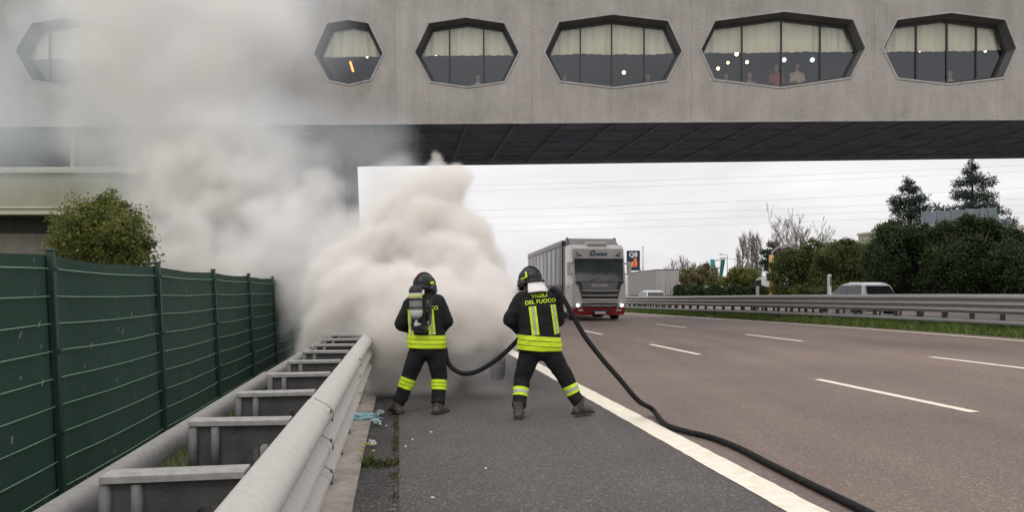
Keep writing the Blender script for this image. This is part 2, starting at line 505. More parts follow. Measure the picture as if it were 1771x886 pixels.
# kerb stones along the barrier, one metre each
kerb = struct(empty('kerb', R(0, 0), ROAD_A))
km = MB().bbox((0, 0, 0), (0.27, 1.485, 0.30), 0.012).mesh('kerb_stone', M['concrete_kerb'])
random.seed(4)
for i in range(14):
    s = -0.1 + 1.5 * i
    if i == 4: pass
    o = link('kerb_stone', km, kerb, (-0.445 + random.uniform(-.004, .004), s, -0.143 + random.uniform(-.006, .006)), (random.uniform(-.004, .004), random.uniform(-.01, .01), random.uniform(-.003, .003)))

def stripe(name, s0, s1, t0, t1, step=1.0, ragged=0.0, seed=0):
    """painted marking 4 mm above the asphalt"""
    rnd = random.Random(seed)
    n = max(1, int(math.ceil((s1 - s0) / step)))
    vs = []; fs = []
    for i in range(n + 1):
        s = s0 + (s1 - s0) * i / n
        a, b = t0 + rnd.uniform(-1, 1) * ragged, t1 + rnd.uniform(-1, 1) * ragged
        vs += [R(s, a, road_z(s, a) + 0.005), R(s, b, road_z(s, b) + 0.005)]
    fs = [(2 * i, 2 * i + 1, 2 * i + 3, 2 * i + 2) for i in range(n)]
    return MB().add(vs, fs).build(name, M['paint'])

mk = struct(stripe('edge_line', -6, 70, 2.48, 2.74, 0.12, 0.006, 1))
mk = struct(stripe('edge_line', -6, 90, 13.95, 14.10, 0.5, 0.006, 2))
for k in range(9):
    struct(stripe('lane_line', 7.35 + 7.6 * k, 10.45 + 7.6 * k, 6.20, 6.33, 0.15, 0.004, 10 + k))
    struct(stripe('lane_line', 9.6 + 7.6 * k, 12.7 + 7.6 * k, 9.84, 9.97, 0.15, 0.004, 30 + k))
for k in range(8):
    struct(stripe('lane_line', 20 + 7.6 * k, 23 + 7.6 * k, 21.3, 21.43, 0.5, 0.0, 50 + k)).location.z = -0.05
struct(stripe('edge_line', -6, 90, 18.2, 18.35, 1.0, 0.0, 3)).location.z = -0.05

# ================================================================== bridge building over the road
BR0, BRK = 24.55, -0.03
BR_A = math.atan(BRK)
BZ = 7.03                                               # underside of the facade
def facade(px, py):
    a = (px - CX) / F_PX
    X = a * BR0 / (1 - BRK * a)
    Y = BR0 + BRK * X
    return (X / math.cos(BR_A), CAM_H - (py - HOR) / F_PX * Y)

bridge = thing('bridge_building', 'grey concrete restaurant bridge with eight-sided windows spanning the motorway', 'bridge', (0, BR0, 0), BR_A)
def back_y(x): return 8.2 - 0.042 * x
BX0, BX1, BZ1 = -32.0, 42.0, 12.4

WINS = [
    dict(o=[(27, 88), (55, 40), (115, 31), (178, 40), (203, 89), (178, 138), (115, 147), (56, 138)], mull=[86, 145]),
    dict(o=[(543, 92), (566, 40), (603, 34), (637, 40), (662, 92), (640, 137), (604, 145), (569, 138)], mull=[]),
    dict(o=[(718, 90), (742, 40), (806, 30), (872, 40), (897, 90), (872, 140), (808, 149), (745, 140)], mull=[777, 836]),
    dict(o=[(943, 90), (967, 38), (1060, 25), (1155, 36), (1179, 88), (1153, 138), (1062, 150), (969, 139)], mull=[1003, 1057, 1113]),
    dict(o=[(1213, 85), (1237, 36), (1357, 20), (1475, 34), (1496, 83), (1470, 133), (1350, 150), (1236, 136)], mull=[1282, 1350, 1417]),
    dict(o=[(1528, 83), (1552, 34), (1645, 22), (1738, 34), (1757, 83), (1735, 133), (1640, 144), (1553, 134)], mull=[1583, 1636, 1687]),
]
for w in WINS: w['p'] = [facade(*q) for q in w['o']]
# windows that go on beyond the picture
def shifted(w, dx): return dict(p=[(x + dx, z) for x, z in w['p']], mull=None)
cuts = [BX0, facade(-70, 0)[0], facade(330, 0)[0], facade(684, 0)[0], facade(920, 0)[0], facade(1196, 0)[0], facade(1512, 0)[0], facade(1790, 0)[0], 27.0, BX1]
win_in = {1: [WINS[0]], 2: [WINS[1]], 3: [WINS[2]], 4: [WINS[3]], 5: [WINS[4]], 6: [WINS[5]], 7: [shifted(WINS[2], facade(2010, 0)[0] - facade(806, 0)[0])]}
WINS.append(win_in[7][0])
for i in range(len(cuts) - 1):
    a, b = cuts[i] + 0.0025, cuts[i + 1] - 0.0025
    polys = [[Vector((a, 0, BZ)), Vector((b, 0, BZ)), Vector((b, 0, BZ1)), Vector((a, 0, BZ1))]]
    for w in win_in.get(i, []):
        polys.append([Vector((x, 0, z)) for x, z in w['p']])
    tris = tessellate_polygon([[Vector((v.x, v.z, 0)) for v in p] for p in polys])
    flat = [v for p in polys for v in p]
    mb = MB().add(flat, [tuple(t) for t in tris])
    # thin return edges so that the panel has a thickness
    for (q0, q1) in ((polys[0][0], polys[0][1]), (polys[0][1], polys[0][2]), (polys[0][2], polys[0][3]), (polys[0][3], polys[0][0])):
        mb.add([q0, q1, q1 + Vector((0, .12, 0)), q0 + Vector((0, .12, 0))], [(0, 1, 2, 3)])
    mb.build('facade_panel', M['concrete_wall'], bridge)

# body of the bridge: soffit, roof, back, room
body = MB()
ys0, ys1 = back_y(BX0), back_y(BX1)
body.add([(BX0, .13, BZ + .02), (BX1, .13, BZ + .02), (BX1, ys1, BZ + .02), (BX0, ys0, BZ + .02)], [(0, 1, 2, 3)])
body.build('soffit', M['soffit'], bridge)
sh = MB()
sh.add([(BX0, 0, BZ1 + .01), (BX1, 0, BZ1 + .01), (BX1, ys1, BZ1 + .01), (BX0, ys0, BZ1 + .01)], [(0, 1, 2, 3)])
sh.add([(BX0, ys0, BZ), (BX1, ys1, BZ), (BX1, ys1, BZ1), (BX0, ys0, BZ1)], [(0, 1, 2, 3)])
sh.add([(BX0, 0, BZ), (BX0, ys0, BZ), (BX0, ys0, BZ1), (BX0, 0, BZ1)], [(0, 1, 2, 3)])
sh.add([(BX1, 0, BZ), (BX1, ys1, BZ), (BX1, ys1, BZ1), (BX1, 0, BZ1)], [(0, 1, 2, 3)])
sh.build('outer_shell', M['concrete_wall'], bridge)
rm = MB()
rm.add([(BX0, .14, BZ + .55), (BX1, .14, BZ + .55), (BX1, 6.2, BZ + .55), (BX0, 6.2, BZ + .55)], [(0, 1, 2, 3)])
rm.add([(BX0, .14, BZ1 - .5), (BX1, .14, BZ1 - .5), (BX1, 6.2, BZ1 - .5), (BX0, 6.2, BZ1 - .5)], [(0, 1, 2, 3)])
rm.add([(BX0, 6.2, BZ), (BX1, 6.2, BZ), (BX1, 6.2, BZ1), (BX0, 6.2, BZ1)], [(0, 1, 2, 3)])
rm.build('dining_room', M['room'], bridge)
# soffit ribs: one family along the road, one across it
dv = ROAD_A - BR_A
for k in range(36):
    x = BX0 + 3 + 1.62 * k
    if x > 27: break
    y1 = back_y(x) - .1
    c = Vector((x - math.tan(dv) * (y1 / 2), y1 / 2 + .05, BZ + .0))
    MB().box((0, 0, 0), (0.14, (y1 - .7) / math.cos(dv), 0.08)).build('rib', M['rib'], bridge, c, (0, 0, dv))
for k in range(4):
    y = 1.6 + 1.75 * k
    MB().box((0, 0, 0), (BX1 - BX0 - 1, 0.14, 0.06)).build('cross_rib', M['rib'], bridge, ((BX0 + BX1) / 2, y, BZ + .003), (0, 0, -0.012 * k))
MB().bbox((0, 0, 0), (BX1 - BX0, .10, .05), .01).build('drip_edge', M['edge'], bridge, ((BX0 + BX1) / 2, .045, BZ - .02))

def ring(outer, inner, y0, y1):
    n = len(outer)
    vs = [(x, y0, z) for x, z in outer] + [(x, y1, z) for x, z in inner]
    return vs, [(i, (i + 1) % n, n + (i + 1) % n, n + i) for i in range(n)]
def scaled(p, d):
    """offset a convex outline inwards by d"""
    n = len(p); out = []
    cx = sum(q[0] for q in p) / n; cz = sum(q[1] for q in p) / n
    for i in range(n):
        a, b, c = Vector(p[i - 1]), Vector(p[i]), Vector(p[(i + 1) % n])
        e1 = (b - a).normalized(); e2 = (c - b).normalized()
        n1 = Vector((-e1.y, e1.x)); n2 = Vector((-e2.y, e2.x))
        if n1.dot(Vector((cx, cz)) - b) < 0: n1 = -n1; n2 = -n2
        if n2.dot(Vector((cx, cz)) - b) < 0: n2 = -n2
        bis = (n1 + n2).normalized()
        out.append(tuple(b + bis * (d / max(.3, bis.dot(n1)))))
    return out
def zrange(poly, x):
    """lower and upper height of a convex outline at x"""
    zs = []
    n = len(poly)
    for i in range(n):
        a, b = poly[i], poly[(i + 1) % n]
        if (a[0] - x) * (b[0] - x) <= 0 and abs(a[0] - b[0]) > 1e-9:
            zs.append(a[1] + (b[1] - a[1]) * (x - a[0]) / (b[0] - a[0]))
    return min(zs), max(zs)

GD = 0.42                                               # depth of the glass behind the face
curtain_words = ['cream curtain half drawn behind the three-pane window veiled by smoke', 'cream curtain half drawn behind the small undivided window', 'cream curtain half drawn behind the three-pane window next to the small undivided one',
                 'cream curtain half drawn behind the four-pane window next to the three-pane one', 'cream curtain half drawn behind the widest window with globe lamps', 'cream curtain half drawn behind the four-pane window past the widest one', 'cream curtain behind the window past the frame edge']
for wi, w in enumerate(WINS):
    p = w['p']
    cx = sum(q[0] for q in p) / 8
    win = MB()
    pin = scaled(p, 0.07)
    vs, fs = ring(p, p, 0.0, 0.05); win.add(vs, fs)
    vs, fs = ring(p, pin, 0.05, GD); win.add(vs, fs)
    wo = win.build('window', M['reveal'], bridge)
    lip = MB(); po = scaled(p, -0.055)
    vs, fs = ring(po, p, -0.022, -0.022); lip.add(vs, fs)
    vs, fs = ring(po, po, 0.01, -0.022); lip.add(vs, fs)
    vs, fs = ring(p, p, -0.022, 0.05); lip.add(vs, fs)
    lip.build('window_lip', M['edge'], wo)
    fr = MB(); pf = scaled(pin, 0.065)
    vs, fs = ring(pin, pin, GD - .05, GD + .04); fr.add(vs, fs)
    vs, fs = ring(pin, pf, GD - .05, GD - .05); fr.add(vs, fs)
    vs, fs = ring(pf, pf, GD - .05, GD + .04); fr.add(vs, fs)
    fr.build('window_frame', M['frame_dark'], wo)
    if w['mull'] is None:
        xs = [p[0][0] + (p[4][0] - p[0][0]) * k / 3 for k in (1, 2)]
    else:
        xs = [facade(m_, 90)[0] * (1 + GD / 24.5) for m_ in w['mull']]
    edges = [min(q[0] for q in pf)] + xs + [max(q[0] for q in pf)]
    for x in xs:
        z0, z1 = zrange(pf, x)
        MB().box((x, GD - .01, (z0 + z1) / 2), (0.05, 0.07, z1 - z0)).build('mullion', M['frame_dark'], wo)
    for a, b in zip(edges[:-1], edges[1:]):
        a2, b2 = a + .002, b - .002
        pts = []
        xk = sorted(set([a2, b2] + [q[0] for q in pf if a2 < q[0] < b2]))
        lo_ = [(x, zrange(pf, x)[0]) for x in xk]; hi_ = [(x, zrange(pf, x)[1]) for x in reversed(xk)]
        loop = lo_ + hi_
        mb = MB().add([(x, GD, z) for x, z in loop], [tuple(range(len(loop)))])
        mb.build('pane', M['pane'], wo)
    # curtain in soft folds, hung above the head of the window
    if wi == 6: continue
    rnd = random.Random(wi)
    x0, x1 = min(q[0] for q in p) - .15, max(q[0] for q in p) + .15
    n = int((x1 - x0) / 0.035)
    zt, zb = max(q[1] for q in p) + .3, facade(600, 93.5)[1] + 0.10
    vs = []; fs = []
    rows = 7
    for i in range(n + 1):
        x = x0 + (x1 - x0) * i / n
        ph = x * 22 + 2.4 * noise.noise(Vector((x * 1.3, wi * 7.1, 0)))
        am = 0.035 + 0.03 * noise.noise(Vector((x * .9, wi * 3.3, 5)))
        hem = 0.05 * noise.noise(Vector((x * 1.1, wi * 5.1, 2))) + 0.02 * math.sin(ph)
        drop = 0.0
        for j in range(rows):
            u = j / (rows - 1)
            vs.append((x + .01 * math.sin(ph * 2 + u), GD + .16 + am * (0.4 + .6 * u) * math.sin(ph) + .02 * math.sin(ph * .37), zt + (zb + hem + drop - zt) * u))
    for i in range(n):
        for j in range(rows - 1):
            fs.append((i * rows + j, (i + 1) * rows + j, (i + 1) * rows + j + 1, i * rows + j + 1))
    cu = MB().add(vs, fs, True).build('curtain', M['curtain'])
    cu.location = (0, BR0, 0); cu.rotation_euler = (0, 0, BR_A)
    tag(cu, curtain_words[wi], 'curtain', 'cream curtains in the bridge windows')

# pier that carries the bridge beside the road
pier = thing('bridge_pier', 'broad pale concrete pier carrying the bridge beside the motorway', 'pier', (-11, 26, 0))
def L0(v, o): return [tuple(Vector(q) - o.location) for q in v]
pb = MB()
zt = BZ + .015
A0, A1 = (-7.25, 26.0), (-6.55, 33.1)
B0, B1 = (-7.66, 26.0), (-6.87, 33.1)
pts = [(-16.5, 26.0, -.6), (A0[0], A0[1], -.6), (A1[0], A1[1], -.6), (-16.5, 33.1, -.6),
       (-15.2, 26.0, zt), (B0[0], B0[1], zt), (B1[0], B1[1], zt), (-15.2, 33.1, zt)]
pb.add(L0(pts, pier), [(0, 3, 2, 1), (4, 5, 6, 7), (0, 1, 5, 4), (1, 2, 6, 5), (2, 3, 7, 6), (3, 0, 4, 7)])
pb.build('shaft', M['concrete_pier'], pier)
q = (Vector((-6.97, 31.4, 0)) - pier.location)
MB().tube([(q.x + .10, q.y, -.6), (q.x + .04, q.y, 3.5), (q.x - .02, q.y, zt - .1)], .055, 10).build('downpipe', M['galv_mid'], pier)
MB().box((-15.28 + 11, 25.95 - 26, (5.4 + BZ) / 2), (.14, .14, BZ - 5.42)).build('corner_post', M['beige_trim'], pier)

# terrace building at the foot of the bridge
ter = thing('terrace_building', 'low beige terrace building with moulded parapet tucked under the bridge', 'building', (-20, 23.8, 0))
def TB(name, x0, x1, y0, y1, z0, z1, m_, b=.015):
    return MB().bbox(((x0 + x1) / 2 + 20, (y0 + y1) / 2 - 23.8, (z0 + z1) / 2), (x1 - x0, y1 - y0, z1 - z0), b).build(name, m_, ter)
TB('parapet', -34, -8.4, 23.86, 24.10, 4.00, 5.22, M['beige_wall'])
TB('parapet_cap', -34.02, -8.36, 23.74, 24.2, 5.222, 5.42, M['beige_trim'], .03)
TB('string_course', -34.02, -8.36, 23.78, 24.2, 3.90, 3.998, M['beige_trim'], .02)
TB('string_course', -34.01, -8.38, 23.82, 24.2, 4.10, 4.16, M['beige_trim'], .02)
TB('terrace_slab', -34, -8.42, 24.12, 36, 4.6, 4.9, M['beige_wall'])
TB('wall', -34, -8.5, 25.9, 26.2, -.6, 4.59, M['low_wall'])
TB('low_wall', -34, -8.5, 24.5, 24.8, -.6, 3.35, M['low_wall'])

# ================================================================== green screened fence
FT = -2.5
fence = thing('screened_fence', 'green welded-mesh fence covered with torn green screening cloth', 'fence', R(0, FT), ROAD_A)
FZ0, FZ1 = -0.45, 1.70
lean = math.radians(2.6)
fs0 = 5.95 - 2.45 * 4
post_m = MB().bbox((0, 0, (FZ0 + FZ1 + .05) / 2), (.05, .05, FZ1 - FZ0 + .02), .006).mesh('post', M['green_post'])
cap_m = MB().bbox((0, 0, FZ1 + .04), (.06, .06, .02), .006).mesh('post_cap', M['green_post'])
clip_m = MB().bbox((0.035, 0, 0), (.02, .05, .03), .004).mesh('clip', M['green_post'])
rnd = random.Random(11)
wire_zs = [FZ1 - .10 - .203 * k for k in range(11)]
for k in range(14):
    s = fs0 + 2.45 * k
    p_ = link('post', post_m, fence, (0.03, s, 0), (0, -lean + rnd.uniform(-.006, .006), 0))
    link('post_cap', cap_m, p_)
    for z in wire_zs[::3]:
        link('clip', clip_m, p_, (0, 0, z))
    # cloth between two posts: sags a little and bellies with the wind
    n, m_ = 26, 14
    vs = []; fs = []
    for i in range(n + 1):
        u = i / n
        for j in range(m_ + 1):
            v = j / m_
            z = FZ0 + (FZ1 + .0 - FZ0) * v
            top_sag = -.018 * math.sin(math.pi * u) * v + .008 * noise.noise(Vector((u * 6, k * 3.1, 0))) * v
            bul = .018 * math.sin(math.pi * u) * noise.noise(Vector((u * 3, v * 4, k * 5.0))) + .006 * noise.noise(Vector((u * 14, v * 5, k)))
            vs.append((-lean * z + bul, s + 2.45 * u, z + top_sag))
    for i in range(n):
        for j in range(m_):
            a = i * (m_ + 1) + j
            fs.append((a, a + m_ + 1, a + m_ + 2, a + 1))
    pan = MB().add(vs, fs, True).build('cloth_panel', M['green_mesh'], fence)
    for z in wire_zs:
        pts = []
        for i in range(9):
            u = i / 8
            pts.append((-lean * z + .028, s + .05 + (2.45 - .10) * u, z - .014 * math.sin(math.pi * u) + .004 * noise.noise(Vector((u * 4, z * 5, k)))))
        MB().tube(pts, .0055, 5).build('wire', M['green_wire'], pan)
    fl = MB()
    for _ in range(30):
        u, z = rnd.random(), rnd.uniform(.0, FZ1 - .03)
        if rnd.random() < .6: z = min(wire_zs, key=lambda q: abs(q - z)) + rnd.uniform(-.03, .06)
        w_, h_ = rnd.uniform(.005, .013), rnd.uniform(.015, .06)
        y = s + .1 + 2.2 * u; dx = rnd.uniform(-.015, .015)
        x = -lean * z + .034
        fl.add([(x, y, z), (x, y + w_, z + .004), (x + .01, y + w_ + dx, z + h_), (x + .012, y + dx - w_ * .4, z + h_ * .9)], [(0, 1, 2, 3)])
    tag(fl.build('torn_flecks', M['fleck'], pan), kind='stuff')

# ================================================================== crash barriers
def wave3(h=0.5, d=0.098):
    """profile of a three-wave beam: (depth towards the traffic, height)"""
    pts = [(-.046, h - .060), (-.040, h - .030), (-.022, h - .009), (-.002, h - .001)]
    n = 3
    for k in range(n):
        zt = h - .012 - k * (h - .024) / n
        zh = (h - .024) / n
        for u, w in (((.0, .16), (.05, .34), (.13, .58), (.25, .82), (.36, .95), (.46, 1.0), (.58, .99), (.66, .92), (.73, .76), (.91, .06), (.95, .0)) if k == 0 else ((.04, .04), (.36, .78), (.43, .92), (.50, .99), (.60, 1.0), (.67, .94), (.73, .80), (.91, .06), (.95, .0))):
            pts.append((d * w, zt - zh * u))
    pts.append((.004, .002)); pts.append((-.01, 0))
    return pts
def beam_mesh(name, prof, s0, s1, th=.004, material=None, flip=1):
    """profile swept along the road"""
    n = len(prof)
    vs = []
    for s in (s0, s1):
        vs += [(flip * d, s, z) for d, z in prof]
        vs += [(flip * (d - th), s, z) for d, z in prof]
    fs = []
    for i in range(n - 1):
        fs.append((i, i + 1, 2 * n + i + 1, 2 * n + i))
        fs.append((n + i, 3 * n + i, 3 * n + i + 1, n + i + 1))
        fs.append((i, n + i, n + i + 1, i + 1)); fs.append((2 * n + i, 2 * n + i + 1, 3 * n + i + 1, 3 * n + i))
    fs.append((0, 2 * n, 3 * n, n)); fs.append((n - 1, 2 * n - 1, 4 * n - 1, 3 * n - 1))
    mb = MB().add(vs, fs, False)
    me = mb.mesh(name, material)
    return me
def smooth_by_angle(me, ang=40):
    for p in me.polygons: p.use_smooth = True
    bm = bmesh.new(); bm.from_mesh(me)
    for e in bm.edges:
        if len(e.link_faces) == 2 and e.calc_face_angle(0) > math.radians(ang): e.smooth = False
    bm.to_mesh(me); bm.free()
    return me

# --- beside the hard shoulder
RT, RZ = -0.455, 0.36                                   # back of the beam, lower edge
bar = thing('crash_barrier', 'double-sided galvanised three-wave crash barrier between hard shoulder and green fence', 'crash barrier', R(0, 0), ROAD_A)
prof = wave3()
near_m = smooth_by_angle(beam_mesh('rail', prof, 0, 3.16, .004, M['galv']), 30)
bolt_m = MB().ell((0, 0, 0), (.006, .017, .012), 8).mesh('bolt', M['bolt'])
slot_m = MB().bbox((0, 0, 0), (.003, .030, .012), .001).mesh('slot', M['bolt'])
J0 = 0.95
lap_m = smooth_by_angle(beam_mesh('lap_edge', [(d + .0025, z) for d, z in prof], 0, .012, .002, M['bolt']))
for k in range(-1, 9):
    s = J0 + 3.0 * k
    r_ = link('rail', near_m, bar, (RT + (.0045 if k % 2 else 0), s, RZ + rnd.uniform(-.002, .002)), (0, 0, rnd.uniform(-.0008, .0008)))
    if -1 < k < 6:
        link('lap_edge', lap_m, r_, (.0, .155, 0))
        for zz in (.415, .26, .10):
            for dy in (.03, .105):
                link('bolt', bolt_m, r_, (.098, dy + .02 * (zz < .3), zz + (.03 if dy < .05 else -.025)))
for k in range(12):
    if k % 2: link('slot', slot_m, bar, (RT + .068, 2.2 + 1.0 * k, RZ + .345))
# brackets, posts
flange_m = MB().bbox((-.26, 0, 0), (.44, .11, .012), .003).box((-.26, -.052, -.010), (.44, .006, .014)).box((-.26, .052, -.010), (.44, .006, .014)).mesh('flange', M['galv_mid'])
web_m = MB().add([(-.045, -.030, 0), (-.46, -.030, 0), (-.46, -.030, -.26), (-.30, -.030, -.26), (-.18, -.030, -.10), (-.045, -.030, -.10),
                  (-.045, -.024, 0), (-.46, -.024, 0), (-.46, -.024, -.26), (-.30, -.024, -.26), (-.18, -.024, -.10), (-.045, -.024, -.10)],
                 [(0, 1, 2, 3, 4, 5), (11, 10, 9, 8, 7, 6), (0, 6, 7, 1), (1, 7, 8, 2), (2, 8, 9, 3), (3, 9, 10, 4), (4, 10, 11, 5), (5, 11, 6, 0)]).mesh('bracket_web', M['galv_dark'])
def cpost(h):
    mb = MB()
    mb.box((-.40, 0, h / 2), (.12, .006, h))
    for x in (-.46, -.34):
        mb.box((x, -.022, h / 2), (.006, .05, h))
        mb.tube([(x + (.012 if x < -.4 else -.012), -.045, h - .20), (x + (.012 if x < -.4 else -.012), -.045, h - .01)], .020, 8)
        mb.box((x + (.012 if x < -.4 else -.012), -.046, (h - .2) / 2), (.028, .006, h - .2))
    return mb
cpost_m = cpost(.915).mesh('post', M['galv_post'])
fpost_m = MB().box((-.045, 0, .36), (.08, .006, 1.0)).box((-.005, -.02, .36), (.006, .045, 1.0)).box((-.085, -.02, .36), (.006, .045, 1.0)).mesh('front_post', M['galv_dark'])
hole_m = MB().bbox((0, 0, 0), (.018, .004, .05), .001).mesh('slot_hole', M['black'])
for k in range(22):
    s = 0.58 + 1.0 * k
    br = link('bracket', flange_m, bar, (RT - .005, s, RZ + .475 + rnd.uniform(-.004, .004)), (rnd.uniform(-.01, .01), rnd.uniform(-.008, .008), rnd.uniform(-.012, .012)))
    link('bracket_web', web_m, br, (0, 0, -.008))
    pp = link('post', cpost_m, bar, (RT - .02, s + .01, -.09), (0, rnd.uniform(-.01, .01), 0))
    link('slot_hole', hole_m, pp, (-.40, -.006, .80)); link('slot_hole', hole_m, pp, (-.26, -.014, .78))
    link('front_post', fpost_m, bar, (RT - .03, s + .06, -.09))
# back beam: a rounded single wave, and a lower one
bprof = [(-.03, .118), (.0, .115), (.022, .10), (.032, .075), (.032, .045), (.022, .02), (.0, .004), (-.03, .0)]
back_m = smooth_by_angle(beam_mesh('back_rail', bprof, 0, 3.12, .004, M['galv_back']), 60)
for k in range(-1, 8):
    for zz, tt in ((RZ + .29, -1.05), (RZ - .26, -1.03)):
        link('back_rail', back_m, bar, (tt, .2 + 3.0 * k, zz + rnd.uniform(-.003, .003) + (.002 if k % 2 else 0)), (rnd.uniform(-.003, .003), 0, rnd.uniform(-.003, .003)))

# --- in the median
med = thing('median_barrier', 'long grey three-wave median barrier with low rub rail on grass strip', 'crash barrier', R(0, 0), ROAD_A)
MT = 15.25
def ground_med(s, t): return road_z(s, t) + .07
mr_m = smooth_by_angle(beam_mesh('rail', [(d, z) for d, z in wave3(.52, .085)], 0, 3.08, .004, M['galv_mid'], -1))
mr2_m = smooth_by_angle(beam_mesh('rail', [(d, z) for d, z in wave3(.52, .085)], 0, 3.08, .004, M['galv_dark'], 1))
rub_m = smooth_by_angle(beam_mesh('rub_rail', [(-.02, .13), (.02, .125), (.045, .10), (.05, .065), (.045, .03), (.02, .004), (-.02, 0)], 0, 3.06, .004, M['galv_mid'], -1), 60)
mp_m = MB().box((0, 0, .42), (.10, .006, 1.1)).box((-.05, .03, .42), (.006, .06, 1.1)).box((.05, .03, .42), (.006, .06, 1.1)).box((.45, .02, .85), (.9, .05, .10)).box((.9, 0, .42), (.10, .006, 1.1)).mesh('post', M['galv_dark'])
for k in range(-2, 34):
    s = 9.2 + 3.0 * k
    z0, z1 = ground_med(s, MT), ground_med(s + 3, MT)
    rx = math.atan2(z1 - z0, 3.0)
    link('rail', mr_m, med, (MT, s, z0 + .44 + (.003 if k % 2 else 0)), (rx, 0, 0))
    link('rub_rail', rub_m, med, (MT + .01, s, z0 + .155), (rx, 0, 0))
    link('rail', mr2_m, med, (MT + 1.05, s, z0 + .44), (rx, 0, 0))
    link('rub_rail', rub_m, med, (MT + 1.0, s, z0 + .17), (rx, 0, 0))
for k in range(90):
    s = 9.7 + 1.04 * k
    link('post', mp_m, med, (MT + .06, s, ground_med(s, MT) - .03), (0, 0, 0))

# delineator posts on the median
def delineator(s, z, black, label):
    d = thing('delineator_post', label, 'road post', R(s, MT + .55, ground_med(s, MT)), ROAD_A, None)
    MB().prism([(-.055, 0), (.055, 0), (.055, z), (-.02, z), (-.055, z - .08)], -.05, .05, 'y').build('post', M['white_metal'], d)
    if black: MB().box((0, -.053, z - .22), (.112, .008, .24)).box((0, .0, z - .22), (.114, .102, .24)).build('black_band', M['black'], d)
    else:
        MB().box((0.018, -.053, z - .26), (.06, .008, .36)).build('reflector', mat('grey_reflector', (.10, .10, .11), .3, var=.2), d)
    return d
delineator(25.6, 1.72, False, 'white delineator post with narrow grey reflector behind the median barrier')
delineator(31.2, 1.72, True, 'white delineator post with broad black band behind the median barrier')
# ================================================================== vegetation
def leaf_mesh(name, pts, nrm, size, material, aspect=0.55, seed=0, droop=0.0):
    """one small folded leaf face at each point"""
    rg = np.random.default_rng(seed)
    n = len(pts)
    d = rg.normal(size=(n, 3)); d[:, 2] -= droop
    d /= np.linalg.norm(d, axis=1, keepdims=True)
    nn = nrm + rg.normal(size=(n, 3)) * 0.7
    w = np.cross(d, nn); w /= (np.linalg.norm(w, axis=1, keepdims=True) + 1e-9)
    sz = (size * rg.uniform(0.6, 1.35, size=(n, 1)))
    a = pts; b = pts + d * sz * .5 + w * sz * aspect * .5; c = pts + d * sz; e = pts + d * sz * .5 - w * sz * aspect * .5
    V = np.stack([a, b, c, e], 1).reshape(-1, 3)
    me = bpy.data.meshes.new(name)
    me.vertices.add(4 * n); me.vertices.foreach_set('co', V.astype(np.float32).ravel())
    me.loops.add(4 * n); me.loops.foreach_set('vertex_index', np.arange(4 * n, dtype=np.int32))
    me.polygons.add(n); me.polygons.foreach_set('loop_start', np.arange(0, 4 * n, 4, dtype=np.int32))
    me.materials.append(material)
    me.update(calc_edges=True)
    return me

def blob_points(blobs, n, seed=0, shell=0.55, clump=0.5):
    """points in lumpy ellipsoids: gathered in clumps, thinner between them"""
    rg = np.random.default_rng(seed)
    vol = np.array([b[1][0] * b[1][1] * b[1][2] for b in blobs]) ** 0.75
    cnt = np.maximum(20, (n * vol / vol.sum()).astype(int))
    P_, N_ = [], []
    for (c, r), k in zip(blobs, cnt):
        c = np.array(c, float); r = np.array(r, float)
        nc = max(6, k // 45)
        cd = rg.normal(size=(nc, 3)); cd /= np.linalg.norm(cd, axis=1, keepdims=True)
        cr = shell + (1.08 - shell) * rg.random((nc, 1)) ** 0.6
        cc = cd * cr
        idx = rg.integers(0, nc, k)
        sp = (0.16 + .12 * rg.random((nc, 1)))[idx]
        q = cc[idx] + rg.normal(size=(k, 3)) * sp * clump * 1.4
        P_.append(c + q * r)
        nn = q / (np.linalg.norm(q, axis=1, keepdims=True) + 1e-9)
        N_.append(nn)
    return np.concatenate(P_), np.concatenate(N_)

def branch_tube(mb, p, d, L, r, depth, rnd, spread=.6, up=.15, n=5, shrink=.68, kids=(2, 3), rmin=.008):
    pts = [p]; rs = [r]
    q = Vector(p); dd = Vector(d)
    for i in range(3):
        dd = (dd + Vector((rnd.gauss(0, .13), rnd.gauss(0, .13), rnd.gauss(0, .1) + up * .3))).normalized()
        q = q + dd * (L / 3); pts.append(q.copy()); rs.append(max(rmin, r * (1 - .16 * (i + 1))))
    mb.tube(pts, rs, n if depth > 1 else 3, caps=False)
    if depth <= 0: return
    for _ in range(rnd.randint(*kids)):
        k = rnd.choice([1, 2, 3, 3])
        nd = (dd + Vector((rnd.gauss(0, spread), rnd.gauss(0, spread), rnd.gauss(0, spread * .6) + up))).normalized()
        branch_tube(mb, pts[k], nd, L * rnd.uniform(shrink - .12, shrink + .12), rs[k] * .68, depth - 1, rnd, spread, up, n, shrink, kids, rmin)

